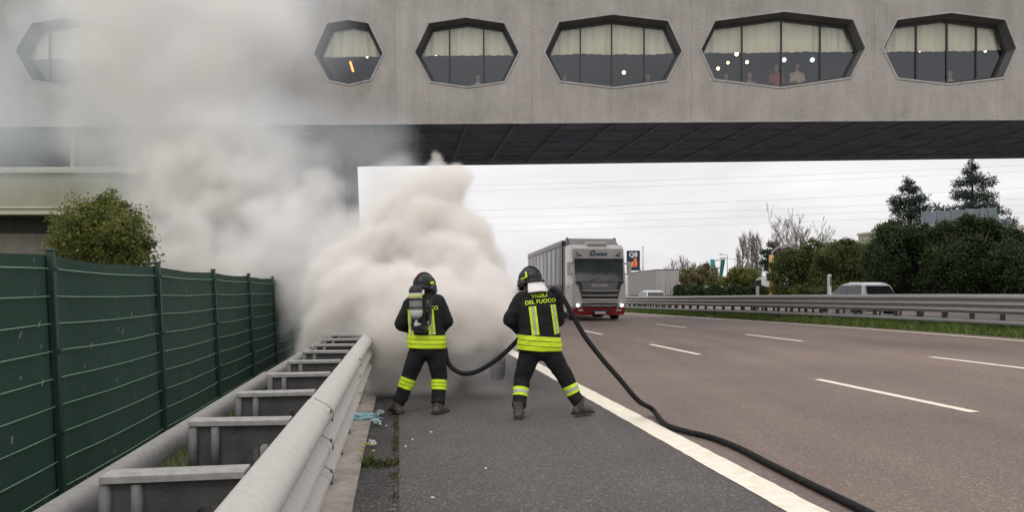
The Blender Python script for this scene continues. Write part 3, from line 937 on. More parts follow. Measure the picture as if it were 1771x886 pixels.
def broadleaf(name, label, cat, base, blobs, nleaf, size, material, trunk_r=.12, group=None, seed=0, bark=None, droop=0.0, aspect=.55, shell=.55):
    """trunk and limbs reaching into each clump, and a crown of leaves; blobs relative to base"""
    t = thing(name, label, cat, base, 0, group)
    rnd = random.Random(seed)
    tr = MB()
    top = max(b[0][2] for b in blobs)
    cx = sum(b[0][0] for b in blobs) / len(blobs); cyy = sum(b[0][1] for b in blobs) / len(blobs)
    fork = Vector((cx * .4, cyy * .4, max(.4, min(b[0][2] - b[1][2] * .5 for b in blobs))))
    tr.tube([(0, 0, -.3), fork * .5 + Vector((rnd.gauss(0, .05), rnd.gauss(0, .05), 0)), fork], [trunk_r * 1.25, trunk_r, trunk_r * .8], 8)
    for c, r in blobs:
        c = Vector(c)
        tr.tube([fork, fork.lerp(c, .5) + Vector((rnd.gauss(0, .12), rnd.gauss(0, .12), .1)), c], [trunk_r * .6, trunk_r * .4, trunk_r * .15], 6)
        for _ in range(5):
            d = Vector((rnd.gauss(0, 1), rnd.gauss(0, 1), rnd.gauss(.2, .7))).normalized()
            e = c + Vector((d.x * r[0], d.y * r[1], d.z * r[2])) * .9
            tr.tube([c, c.lerp(e, .5) + Vector((0, 0, .05)), e], [trunk_r * .2, trunk_r * .12, .006], 4)
    tr.build('trunk', bark or M['bark'], t)
    pts, nr = blob_points(blobs, nleaf, seed, shell)
    link('crown', leaf_mesh('crown', pts, nr, size, material, aspect, seed, droop), t)
    return t

def rel(px, py, Y, base): return tuple(P(px, py, Y) - Vector(base))

M['leaf_dark'] = leaf_mat('dark_hedge_leaf', (0.020, 0.034, 0.014), (0.050, 0.075, 0.026), .35, .2)
M['leaf_hedge'] = leaf_mat('hedge_leaf', (0.042, 0.062, 0.016), (0.125, 0.145, 0.04), .55, .25)
M['leaf_yellow'] = leaf_mat('young_leaf', (0.10, 0.115, 0.025), (0.19, 0.20, 0.055), .5, .35)
M['leaf_brown'] = leaf_mat('budding_twig_leaf', (0.115, 0.095, 0.042), (0.185, 0.165, 0.075), .6, .3)
M['leaf_cedar'] = leaf_mat('cedar_needle', (0.018, 0.034, 0.026), (0.048, 0.070, 0.052), .6, .12)
M['leaf_shrub'] = leaf_mat('shrub_leaf', (0.065, 0.09, 0.022), (0.23, 0.24, 0.06), 2.6, .3)
M['leaf_low'] = leaf_mat('low_hedge_leaf', (0.022, 0.042, 0.016), (0.05, 0.075, 0.03), .8, .2)

# shrub behind the fence
b0 = P(165, 505, 15); b0.z = -.5
bl = []
for px, py, rp in ((150, 390, 46), (195, 400, 50), (125, 415, 36), (192, 348, 26), (150, 372, 22), (225, 415, 34), (110, 428, 26), (165, 440, 60), (215, 460, 50), (240, 440, 30)):
    c = P(px, py, 15 + random.uniform(-.5, .5)); r = rp * 15 / F_PX
    bl.append((tuple(c - b0), (r, r * 1.1, r * .95)))
broadleaf('shrub', 'bushy yellow-green shrub rising behind the green fence', 'shrub', b0, bl, 24000, .062, M['leaf_shrub'], .06, seed=3)

# trees and hedges beyond the opposite road
def hedge_tree(label, spots, Y, nleaf, size, material, seed, zg=.2, trunk=.14, name='evergreen_tree', cat='tree', group=None):
    bx = sum(s_[0] for s_ in spots) / len(spots)
    b = P(bx, HOR, Y); b.z = zg
    rn = random.Random(seed)
    bl = []
    for px, py, rx, rz in spots:
        yy = Y + rn.uniform(-1.4, 1.4)
        c = P(px, py, yy)
        bl.append((tuple(c - b), (rx * Y / F_PX, max(1.0, rx * Y / F_PX * .9), rz * Y / F_PX)))
        for _ in range(4):
            an = rn.uniform(-.3, 3.44); k_ = rn.uniform(.22, .42)
            c2 = P(px + math.cos(an) * rx * .82, py - math.sin(an) * rz * .86, yy - rn.uniform(-.6, 1.2))
            bl.append((tuple(c2 - b), (k_ * rx * Y / F_PX, k_ * rx * Y / F_PX, k_ * rz * Y / F_PX)))
    return broadleaf(name, label, cat, b, bl, nleaf, size, material, trunk, group, seed)

hedge_tree('dark evergreen tree with drooping crown closing the gap beside the two cedars', [(1550, 420, 34, 32), (1530, 455, 34, 40), (1575, 450, 40, 44), (1600, 425, 30, 28), (1560, 490, 50, 30)], 50, 60000, .15, M['leaf_dark'], 21)
hedge_tree('dark evergreen tree standing in front of the grey parapet', [(1640, 425, 40, 34), (1680, 412, 38, 32), (1720, 425, 40, 38), (1660, 455, 50, 40), (1710, 470, 50, 40), (1650, 490, 56, 30), (1630, 405, 24, 18), (1705, 398, 22, 16)], 47, 75000, .15, M['leaf_dark'], 22)
hedge_tree('dark evergreen tree masking the beige wall end', [(1770, 440, 40, 34), (1755, 470, 44, 40), (1820, 440, 50, 44), (1800, 480, 70, 40), (1870, 450, 50, 50)], 45, 55000, .15, M['leaf_dark'], 23)
hedge_tree('rounded green hedge tree beside the yellow lamp post', [(1390, 455, 36, 30), (1370, 475, 36, 34), (1420, 445, 34, 28), (1405, 480, 44, 34), (1365, 450, 20, 18), (1375, 500, 40, 14), (1420, 500, 44, 14)], 62, 45000, .15, M['leaf_hedge'], 24)
hedge_tree('rounded green hedge tree with sunlit yellowish top between the other hedge trees', [(1450, 445, 36, 26), (1480, 450, 34, 28), (1460, 475, 44, 36), (1500, 465, 30, 34), (1435, 470, 30, 34), (1465, 428, 22, 12), (1460, 501, 50, 14), (1505, 501, 36, 14)], 58, 50000, .15, M['leaf_hedge'], 25)
hedge_tree('yellow-green budding bush beside the turquoise pylon', [(1290, 482, 22, 16), (1310, 488, 18, 12), (1275, 478, 14, 14), (1265, 490, 20, 12)], 95, 7000, .3, M['leaf_yellow'], 26, name='budding_bush', cat='bush', zg=.0)
hedge_tree('brownish budding bush beside the grey trailer', [(1205, 480, 24, 18), (1225, 475, 18, 18), (1190, 488, 18, 14), (1235, 488, 18, 12)], 100, 8000, .3, M['leaf_brown'], 27, name='budding_bush', cat='bush', zg=.0)
# low clipped hedge
hb = R(64, 33.5, 0); 
lh = thing('clipped_hedge', 'low dark clipped hedge along the far edge of the opposite road', 'hedge', P(1250, HOR, 75))
pts = []; rg = np.random.default_rng(5)
n = 22000
u = rg.random(n); hx = P(1165, 0, 80).x + u * (P(1390, 0, 68).x - P(1165, 0, 80).x); hy = 80 + u * (68 - 80) + rg.uniform(-.7, .7, n)
hz = rg.random(n) ** .5 * (1.75 + .18 * np.sin(u * 40) + .15 * rg.random(n)) + .1
link('crown', leaf_mesh('crown', np.stack([hx, hy, hz], 1) - np.array(lh.location), rg.normal(size=(n, 3)), .2, M['leaf_low'], .6, 8), lh)
hm = MB()
for k in range(24):
    uu = (k + .5) / 24
    q = Vector((P(1165, 0, 80).x + uu * (P(1390, 0, 68).x - P(1165, 0, 80).x), 80 - 12 * uu, 0)) - lh.location
    hm.tube([(q.x, q.y, -.3 - lh.location.z + .3), (q.x + .1, q.y, 1.0 - lh.location.z + 0), (q.x, q.y, 1.5 - lh.location.z)], [.05, .04, .02], 5)
hm.build('stems', M['bark'], lh)

# two cedars
def cedar(label, px, py_top, Y, half_px, seed, zg=.3):
    b = P(px, HOR, Y); b.z = zg
    H = P(px, py_top, Y).z - zg
    W = half_px * Y / F_PX
    rnd = random.Random(seed)
    t = thing('cedar_tree', label, 'tree', b, 0, None)
    tr = MB(); tr.tube([(0, 0, -.3), (.1, 0, H * .4), (0.05, .1, H * .75), (0, 0, H * .98)], [.38, .28, .14, .03], 8)
    PTS = []; NRM = []
    rg = np.random.default_rng(seed)
    lev = 15
    for k in range(lev):
        u = k / (lev - 1)
        z = H * (.22 + .77 * u)
        reach = W * min(1.0, (1 - u) / .45) ** .7 + .35
        nb = rnd.randint(5, 7) if u < .9 else 4
        for j in range(nb):
            a = 2 * math.pi * (j + rnd.random() * .8) / nb + k
            L = reach * rnd.uniform(.6, 1.12)
            zj = rnd.uniform(-.45, .45)
            tip = Vector((math.cos(a) * L, math.sin(a) * L, z + zj + rnd.uniform(-.2, .25) - .10 * L + u * .3))
            r0 = Vector((0, 0, z + zj * .6 - .1)); mid = r0.lerp(tip, .5) + Vector((0, 0, .18))
            tr.tube([r0, mid, tip], [.07 * (1.2 - u), .045, .012], 4, caps=False)
            m_ = int(150 * L / 2 + 60)
            uu = rg.random(m_) ** .65
            base = np.outer(1 - uu, np.array(r0)) * 0 + (np.outer((1 - uu) ** 2, np.array(r0)) + np.outer(2 * uu * (1 - uu), np.array(mid)) + np.outer(uu ** 2, np.array(tip)))
            side = np.array([-math.sin(a), math.cos(a), 0])
            base = base + np.outer(rg.normal(size=m_) * .34 * (L / 2) ** .5 * (1.15 - uu * .6), side) + rg.normal(size=(m_, 3)) * np.array([.12, .12, .15])
            PTS.append(base); NRM.append(np.tile([0, 0, 1.0], (m_, 1)))
    tr.build('trunk', M['bark'], t)
    link('crown', leaf_mesh('crown', np.concatenate(PTS), np.concatenate(NRM), .32, M['leaf_cedar'], .26, seed), t)
cedar('layered dark cedar, the shorter one, rising over the hedge trees', 1572, 322, 66, 54, 31)
cedar('layered dark cedar, the taller one, rising behind the grey parapet', 1682, 290, 72, 62, 32)

# bare trees
def bare(name, label, px, Y, H, seed, material, depth=5, spread=.42, r=.16, group=None, up=.25, fork=.3, L=.26, zg=0, kids=(2, 3), cat='tree', rmin=.02):
    b = P(px, HOR, Y); b.z = zg
    t = thing(name, label, cat, b, 0, group)
    rnd = random.Random(seed)
    tr = MB(); tr.tube([(0, 0, -.3), (rnd.gauss(0, .1), 0, H * fork * .5), (0, 0, H * fork)], [r * 1.2, r, r * .9], 7)
    tr.build('trunk', material, t)
    cr_ = MB()
    for k in range(9):
        a = k * .7 + rnd.random()
        branch_tube(cr_, Vector((0, 0, H * fork * rnd.uniform(.8, 1))), Vector((math.cos(a) * spread * 1.5, math.sin(a) * spread * 1.5, 1)).normalized(), H * L, r * .55, depth - 1, rnd, spread, up, 4, .70, kids, rmin)
    cr_.build('crown', material, t)
bare('bare_tree', 'wide bare tree with fanning twigs behind the yellow lamp post', 1370, 78, 9.6, 41, M['bark_pale'], 7, .34, .15, fork=.22, L=.26, rmin=.013)
for j, (px, top, sd) in enumerate(((1284, 412, 51), (1300, 408, 52), (1309, 410, 53))):
    H = P(px, top, 110).z
    b = P(px, HOR, 110); b.z = 0
    t = thing('bare_poplar', 'slender bare poplar standing in a clump behind the hedge', 'tree', b, 0, 'bare poplars behind the hedge')
    rnd = random.Random(sd)
    MB().tube([(0, 0, -.3), (.05, 0, H * .5), (0, 0, H * .97)], [.2, .13, .03], 6).build('trunk', M['bark_pale'], t)
    cr_ = MB()
    for k in range(84):
        u = .10 + .82 * k / 84
        a = rnd.random() * 6.28
        w_ = 1.0 * math.sin(math.pi * min(1, u * .95 + .08)) ** .6
        L = H * rnd.uniform(.14, .26) * (1.15 - u * .7)
        p0 = Vector((0, 0, H * u)); p1 = p0 + Vector((math.cos(a) * w_ * .6, math.sin(a) * w_ * .6, L * .45)); p2 = p0 + Vector((math.cos(a) * w_ * .85, math.sin(a) * w_ * .85, L))
        cr_.tube([p0, p1, p2], [.05, .04, .02], 3, caps=False)
        for _ in range(5):
            q = p1.lerp(p2, rnd.random())
            cr_.tube([q, q + Vector((rnd.gauss(0, .22), rnd.gauss(0, .22), rnd.uniform(.4, 1.1)))], [.028, .014], 3, caps=False)
    cr_.build('crown', M['bark_pale'], t)
for j, (px, top, sd) in enumerate(((1163, 444, 61), (1186, 432, 62), (1200, 440, 63), (1216, 446, 64))):
    H = P(px, top, 150).z
    bare('bare_tree', ('thin bare tree on the skyline above the grey trailer' if j == 0 else 'thin bare tree on the skyline above the brownish bush'), px, 150, H, sd, M['bark_pale'], 4, .35, .16, fork=.3, L=.24, rmin=.035, group='thin bare trees on the skyline')
# dark pine behind the lamp
pb_ = P(1335, HOR, 82); pb_.z = 0
bl = []
for px, py, rx, rz in ((1338, 424, 10, 5), (1330, 436, 15, 5), (1344, 444, 20, 6), (1352, 434, 12, 5), (1330, 455, 14, 7), (1340, 465, 20, 9), (1348, 452, 14, 6)):
    c = P(px, py, 82); bl.append((tuple(c - pb_), (rx * 82 / F_PX, rx * 82 / F_PX, rz * 82 / F_PX)))
broadleaf('pine_tree', 'small dark ragged pine behind the yellow lamp post', 'tree', pb_, bl, 7000, .22, M['leaf_cedar'], .12, seed=71, shell=.3)

# distant wood line
wl_pts = []
rg = np.random.default_rng(77)
n = 14000
X_ = rg.uniform(-260, 420, n); h_ = 2.0 + 3.4 * np.abs(np.sin(X_ * .05) * np.sin(X_ * .13 + 1)) + 1.2 * np.sin(X_ * .6)
Z_ = rg.random(n) ** .7 * np.maximum(1, h_)
wo_ = link('distant_wood', leaf_mesh('distant_wood', np.stack([X_, 330 + rg.uniform(-6, 6, n), Z_ - .5], 1), rg.normal(size=(n, 3)), 1.3, leaf_mat('far_wood_leaf', (.06, .06, .04), (.11, .105, .07), .05, .2), .8, 4))
tag(wo_, 'low brownish wood along the horizon', 'wood', kind='stuff')

# grass in the median and along the kerb
def grass(name, pts, hmin, hmax, seed, label, w=.012):
    rg = np.random.default_rng(seed); n = len(pts)
    a = rg.random(n) * 6.28; h = rg.uniform(hmin, hmax, n); l = rg.normal(size=(n, 2)) * .45
    d = np.stack([np.cos(a), np.sin(a), 0 * a], 1) * w
    tip = pts + np.stack([l[:, 0] * h, l[:, 1] * h, h], 1)
    V = np.stack([pts - d, pts + d, tip], 1).reshape(-1, 3)
    me = bpy.data.meshes.new(name)
    me.vertices.add(3 * n); me.vertices.foreach_set('co', V.astype(np.float32).ravel())
    me.loops.add(3 * n); me.loops.foreach_set('vertex_index', np.arange(3 * n, dtype=np.int32))
    me.polygons.add(n); me.polygons.foreach_set('loop_start', np.arange(0, 3 * n, 3, dtype=np.int32))
    me.materials.append(M['grass']); me.update(calc_edges=True)
    return tag(link(name, me), label, 'grass', kind='stuff')
n = 60000
s_ = 12 + 40 * rg.random(n) ** 1.6; t_ = rg.uniform(14.62, 17.2, n)
keep = np.array([noise.noise(Vector((a * .9, b * 1.3, 0))) for a, b in zip(s_, t_)]) > -.28
s_, t_ = s_[keep], t_[keep]
gz = np.array([road_z(a, b) + (.05 if b > 14.8 else .0) for a, b in zip(s_, t_)])
grass('grass', np.stack([t_ * CA - s_ * SA, t_ * SA + s_ * CA, gz], 1), .07, .24, 1, 'rough green grass growing under the median barrier', .016)
n = 26000
s_ = rg.uniform(.5, 24, n); t_ = rg.uniform(-3.6, -.62, n)
grass('grass', np.stack([t_ * CA - s_ * SA, t_ * SA + s_ * CA, -.06 - .1 * (t_ < -1.5) - .1 * (t_ < -2.6)], 1), .04, .2, 2, 'dim grass between the crash barrier and the green fence', .006)

# dandelion in the gutter
dp = P(638, 800, 1842 / (800 - 505.)); dp.z = -.02
dn = thing('dandelion_plant', 'small dandelion with yellow flowers growing in the gutter', 'plant', dp)
rg = np.random.default_rng(9); rn = random.Random(9)
lf = MB()
for k in range(46):
    a = rn.random() * 6.28; L = rn.uniform(.05, .13); e = rn.uniform(.3, 1.35)
    d = Vector((math.cos(a) * math.cos(e), math.sin(a) * math.cos(e), math.sin(e))); sd = Vector((-math.sin(a), math.cos(a), 0)) * rn.uniform(.005, .011)
    o_ = Vector((rn.gauss(0, .035), rn.gauss(0, .04), 0))
    p0 = o_; p1 = o_ + d * L * .5 + Vector((0, 0, .008)); p2 = o_ + d * L - Vector((0, 0, L * .18))
    lf.add([p0, p1 + sd, p2, p1 - sd], [(0, 1, 2, 3)])
lf.build('leaves', M['leaf_shrub'], dn)
fm = mat('dandelion_yellow', (.75, .48, .02), .7, var=.15, scale=40)
for k, (dx, dy, h) in enumerate(((-.045, 0, .15), (-.03, .03, .165), (.005, .02, .16), (.04, -.02, .115), (-.055, -.03, .13))):
    st_ = MB().tube([(dx * .3, dy * .3, 0), (dx * .7, dy * .8, h * .6), (dx, dy, h)], .0022, 5).build('stem', M['leaf_shrub'], dn)
    MB().lathe([(.003, -.006), (.012, 0), (.015, .005), (.011, .009), (.002, .010)], (dx, dy, h), 10).build('flower', fm, st_)
# moss and weeds along the seam
n = 1700
s_ = 4.4 + rg.random(n) * 6; k_ = rg.integers(0, 26, n)
cs = rg.uniform(4.6, 9.5, 26); s_ = cs[k_] + rg.normal(size=n) * .06; t_ = -.03 + rg.normal(size=n) * .018
mo = leaf_mesh('gutter_weeds', np.stack([t_ * CA - s_ * SA, t_ * SA + s_ * CA, np.full(n, -.015) + rg.random(n) * .012], 1), rg.normal(size=(n, 3)), .018, leaf_mat('weed_leaf', (.06, .06, .02), (.13, .12, .05), 8), .5, 6)
tag(link('gutter_weeds', mo), 'dry moss and weeds along the gutter seam', 'weeds', kind='stuff')
n = 420
s_ = dp.x * -SA + dp.y * CA + rg.normal(size=n) * .05 - .03; t_ = rg.uniform(-.30, .0, n)
mo = leaf_mesh('gutter_weeds', np.stack([t_ * CA - s_ * SA, t_ * SA + s_ * CA, np.full(n, -.02) + rg.random(n) * .02], 1), rg.normal(size=(n, 3)), .03, leaf_mat('moss_leaf', (.05, .06, .018), (.15, .15, .06), 8), .55, 7)
tag(link('gutter_weeds', mo), 'olive moss spreading from the dandelion across the gutter', 'weeds', kind='stuff')
# grit in the seam
n = 900
s_ = rg.uniform(3.5, 13, n); t_ = -.02 + rg.normal(size=n) * .035
bmg = MB()
for a, b in zip(s_, t_):
    r = random.uniform(.003, .010)
    q = R(a, b, -.016 + r * .3)
    bmg.add([q + Vector((r, 0, 0)), q + Vector((-r, .3 * r, 0)), q + Vector((0, r, .2 * r)), q + Vector((0, -r, 0)), q + Vector((.2 * r, 0, r * .8))], [(0, 2, 4), (2, 1, 4), (1, 3, 4), (3, 0, 4)])
tag(bmg.build('grit', mat('grit_stone', (.13, .125, .115), .9, col2=(.32, .30, .27), scale=30)), 'loose grit along the gutter seam', 'grit', kind='stuff')
# crushed plastic litter in the gutter
pl = glass_mat('clear_plastic', (.80, .93, .95), .22, .12)
pl2 = mat('blue_white_plastic', (.42, .60, .66), .3, col2=(.72, .80, .82), scale=18, spec=.7)
def crumple(name, label, px, py, r, material, sd, flat=.5):
    q = P(px, py, 1842 / (py - 505.)); q.z = .0
    bm = bmesh.new(); bmesh.ops.create_icosphere(bm, subdivisions=3, radius=1)
    rn = random.Random(sd)
    for v in bm.verts:
        k = .72 + .55 * noise.noise(v.co * 1.9 + Vector((sd, 0, 0))) + .22 * noise.noise(v.co * 5 + Vector((sd, 3, 0)))
        v.co = Vector((v.co.x * r[0], v.co.y * r[1], max(-.6, v.co.z) * r[2])) * k
    me = bpy.data.meshes.new(name); bm.to_mesh(me); bm.free(); me.materials.append(material)
    o = link(name, me, None, q + Vector((0, 0, r[2] * .4)), (0, 0, rn.random() * 3))
    return tag(o, label, 'litter')
crumple('crushed_bottle', 'crushed pale blue plastic bottle lying in the gutter', 651, 733, (.045, .10, .04), pl2, 3)
crumple('plastic_bag', 'translucent turquoise plastic sheet against the crash barrier foot', 628, 727, (.05, .22, .07), mat('turquoise_film', (.16, .36, .38), .35, col2=(.30, .50, .52), scale=6), 5)
crumple('crushed_cup', 'crumpled white cup beside the dandelion', 643, 770, (.035, .055, .04), mat('cup_white', (.62, .64, .62), .5, col2=(.75, .74, .66), scale=15), 7)
crumple('crushed_can', 'grey crushed can in the gutter beyond the blue bottle', 657, 716, (.035, .07, .035), mat('can_grey', (.35, .40, .42), .35, .5, col2=(.6, .65, .66), scale=15), 9)
for i, (px, py) in enumerate(((745, 749), (701, 774), (713, 762), (748, 863), (668, 738), (840, 812))):
    q = P(px, py, 1842 / (py - 505.)); q.z = .004
    o = MB().lathe([(.013, -.004), (.016, .002), (.009, .009), (.002, .011)], (0, 0, 0), 6, Matrix.Rotation(i, 3, 'Z') @ Matrix.Diagonal(Vector((1.2, .8, .8)))).build('pebble', mat('white_pebble', (.6, .58, .55), .8, var=.1), None, q)
    tag(o, 'tiny white pebble on the hard shoulder', 'pebble', 'white pebbles on the hard shoulder')
# ================================================================== vehicles
M['truck_white'] = mat('cab_paint', (0.66, 0.64, 0.60), 0.35, var=.05, scale=2, coat=.4)
M['truck_red'] = mat('bumper_red', (0.34, 0.014, 0.022), 0.4, var=.12, scale=4, coat=.4)
M['truck_grey'] = mat('deflector_grey', (0.20, 0.19, 0.185), 0.55, var=.12, scale=2)
M['windscreen'] = mat('windscreen_glass', (0.085, 0.10, 0.104), 0.08, spec=.8, var=.2, scale=2)  # base colour lightened to stand in for the reflected sky
M['side_glass'] = mat('tinted_glass', (0.022, 0.024, 0.026), 0.08, spec=.7, var=.2, scale=2)
M['chrome'] = mat('grille_bar', (0.50, 0.50, 0.49), 0.35, metal=.2, var=.1, scale=6)
M['tarp'] = mat('silver_tarpaulin', (0.30, 0.295, 0.30), 0.5, col2=(.44, .435, .44), scale=1.0, stretch=(1, 2.4, .25), bump=.2, bscale=4)
M['tarp_light'] = mat('pale_tarpaulin', (0.50, 0.50, 0.51), 0.5, var=.08, scale=2, stretch=(1, 2, .3), bump=.1, bscale=5)
M['tarp_dark'] = mat('dark_tarpaulin', (0.085, 0.08, 0.085), 0.6, var=.2, scale=2)
M['tyre'] = mat('tyre_rubber', (0.018, 0.018, 0.018), 0.85, var=.25, scale=12, bump=.3, bscale=60)
M['wheel_rim'] = mat('wheel_rim', (0.28, 0.28, 0.28), 0.45, metal=.6, var=.2, scale=8)
M['lamp_lit'] = emit('lit_headlamp', (1.0, 0.93, 0.82), 3.0)
M['lamp_clear'] = mat('lamp_lens', (0.45, 0.45, 0.44), 0.15, metal=.2, var=.15, scale=20)
M['plate'] = mat('number_plate', (0.62, 0.63, 0.64), 0.4, var=.08, scale=30)
M['red_lens'] = mat('tail_lamp', (0.42, 0.03, 0.02), 0.2, var=.2, scale=20)
M['orange'] = mat('orange_marker', (0.60, 0.13, 0.03), 0.4, var=.15, scale=10)

def wheel(parent, x, y, r, w, rim=.58, out=1):
    """tyre with a dished rim; axis along x, out is the side that shows"""
    Mx = Matrix.Rotation(math.radians(90) * out, 3, 'Y')
    wh = MB().lathe([(r * rim, -w / 2), (r * .93, -w / 2), (r, -w * .32), (r, w * .32), (r * .93, w / 2), (r * rim, w / 2)], (0, 0, 0), 26, Mx).build('wheel', M['tyre'], parent, (x, y, r))
    MB().lathe([(r * rim * .98, w * .46), (r * rim * .82, w * .34), (r * .3, w * .18), (r * .26, w * .40), (r * .1, w * .44), (.005, w * .44)], (0, 0, 0), 20, Mx).build('rim', M['wheel_rim'], wh)
    return wh

def text_mesh(s, size, shear=0.0, extrude=.004, bold=0.0):
    cu = bpy.data.curves.new('lettering', 'FONT')
    cu.body = s; cu.size = size; cu.shear = shear; cu.extrude = extrude; cu.offset = bold
    cu.align_x = 'CENTER'; cu.align_y = 'CENTER'; cu.resolution_u = 3
    o = bpy.data.objects.new('lettering', cu); COL.objects.link(o)
    bpy.context.view_layer.update()
    me = bpy.data.meshes.new_from_object(o.evaluated_get(bpy.context.evaluated_depsgraph_get()))
    bpy.data.objects.remove(o); bpy.data.curves.remove(cu)
    me.name = 'lettering'
    return me
def lettering(s, size, parent, loc, rot, material, shear=0., bold=0., width=None):
    me = text_mesh(s, size, shear, bold=bold)
    if width:
        xs = [v.co.x for v in me.vertices]; k = width / (max(xs) - min(xs))
        for v in me.vertices: v.co.x *= k
    me.materials.clear(); me.materials.append(material)
    return link('lettering', me, parent, loc, rot)

# ---------------------------------------------------------------- the oncoming lorry (front towards -y)
tf = P(1037, HOR, 34.0); s_t, t_t = st(tf)
lorry = thing('articulated_lorry', 'oncoming white articulated lorry with red bumper and lit headlamps', 'lorry', (tf.x, tf.y, road_z(s_t, t_t)), math.radians(6.0))
def bb(name, c, s, m_, b=.02, p=None, **k): return MB().bbox(c, s, b, **k).build(name, m_, p or lorry)
W2 = 1.23
# cab shell: side profile pushed across, corners chamfered
cp = [(.10, .55), (.0, .9), (.0, 1.82), (.22, 2.80), (.34, 3.30), (.60, 3.50), (2.15, 3.55), (2.15, .55)]
bm = bmesh.new()
vs = [bm.verts.new((x, y, z)) for x in (-W2, W2) for y, z in cp]
n = len(cp)
bm.faces.new(vs[:n][::-1]); bm.faces.new(vs[n:])
for i in range(n): bm.faces.new((vs[i], vs[(i + 1) % n], vs[n + (i + 1) % n], vs[n + i]))
bmesh.ops.recalc_face_normals(bm, faces=bm.faces)
bmesh.ops.bevel(bm, geom=[e for e in bm.edges if abs(e.verts[0].co.x - e.verts[1].co.x) < .01], offset=.13, segments=3, profile=.6, affect='EDGES')
me = bpy.data.meshes.new('cab'); bm.to_mesh(me); bm.free(); me.materials.append(M['truck_white'])
cabo = link('cab', smooth_by_angle(me, 35), lorry)
# windscreen bent round the front
def front_y(z): 
    pr = [(.55, .10), (.9, .0), (1.82, .0), (2.80, .22), (3.30, .34), (3.5, .6)]
    for (z0, y0), (z1, y1) in zip(pr[:-1], pr[1:]):
        if z <= z1: return y0 + (y1 - y0) * (z - z0) / (z1 - z0)
    return .6
def front_panel(name, rows, m_, off=.012, p=None, th=.02):
    """rows of (z, half width left, half width right, bow)"""
    vs = []; fs = []; k = 9
    for z, xl, xr in rows:
        for i in range(k):
            u = i / (k - 1); x = xl + (xr - xl) * u
            vs.append((x, front_y(z) - off + .06 * max(0, (abs(x) - 1.0) / .23) ** 2, z))
    for j in range(len(rows) - 1):
        for i in range(k - 1):
            a = j * k + i; fs.append((a, a + 1, a + k + 1, a + k))
    nb = len(vs)
    vs += [(x, y + th, z) for x, y, z in vs]
    fs += [tuple(q + nb for q in reversed(f)) for f in list(fs)]
    m2 = len(rows)
    rim = [i for i in range(k)] + [j * k + k - 1 for j in range(1, m2)] + [(m2 - 1) * k + i for i in range(k - 2, -1, -1)] + [j * k for j in range(m2 - 2, 0, -1)]
    fs += [(rim[i], rim[i] + nb, rim[(i + 1) % len(rim)] + nb, rim[(i + 1) % len(rim)]) for i in range(len(rim))]
    return MB().add(vs, fs, False).build(name, m_, p or lorry)
ws = front_panel('windscreen', [(1.80, -1.12, 1.12), (2.2, -1.13, 1.13), (2.74, -1.13, 1.13)], M['windscreen'], .02)
front_panel('sun_visor', [(2.70, -1.13, 1.13), (2.80, -1.14, 1.14), (2.84, -1.14, 1.14)], M['dark_plastic'], .10)
for sx in (-.45, .35): MB().tube([(sx, front_y(1.83) - .05, 1.83), (sx + .5, front_y(1.95) - .06, 1.95)], .012, 5).build('wiper', M['dark_plastic'], ws)
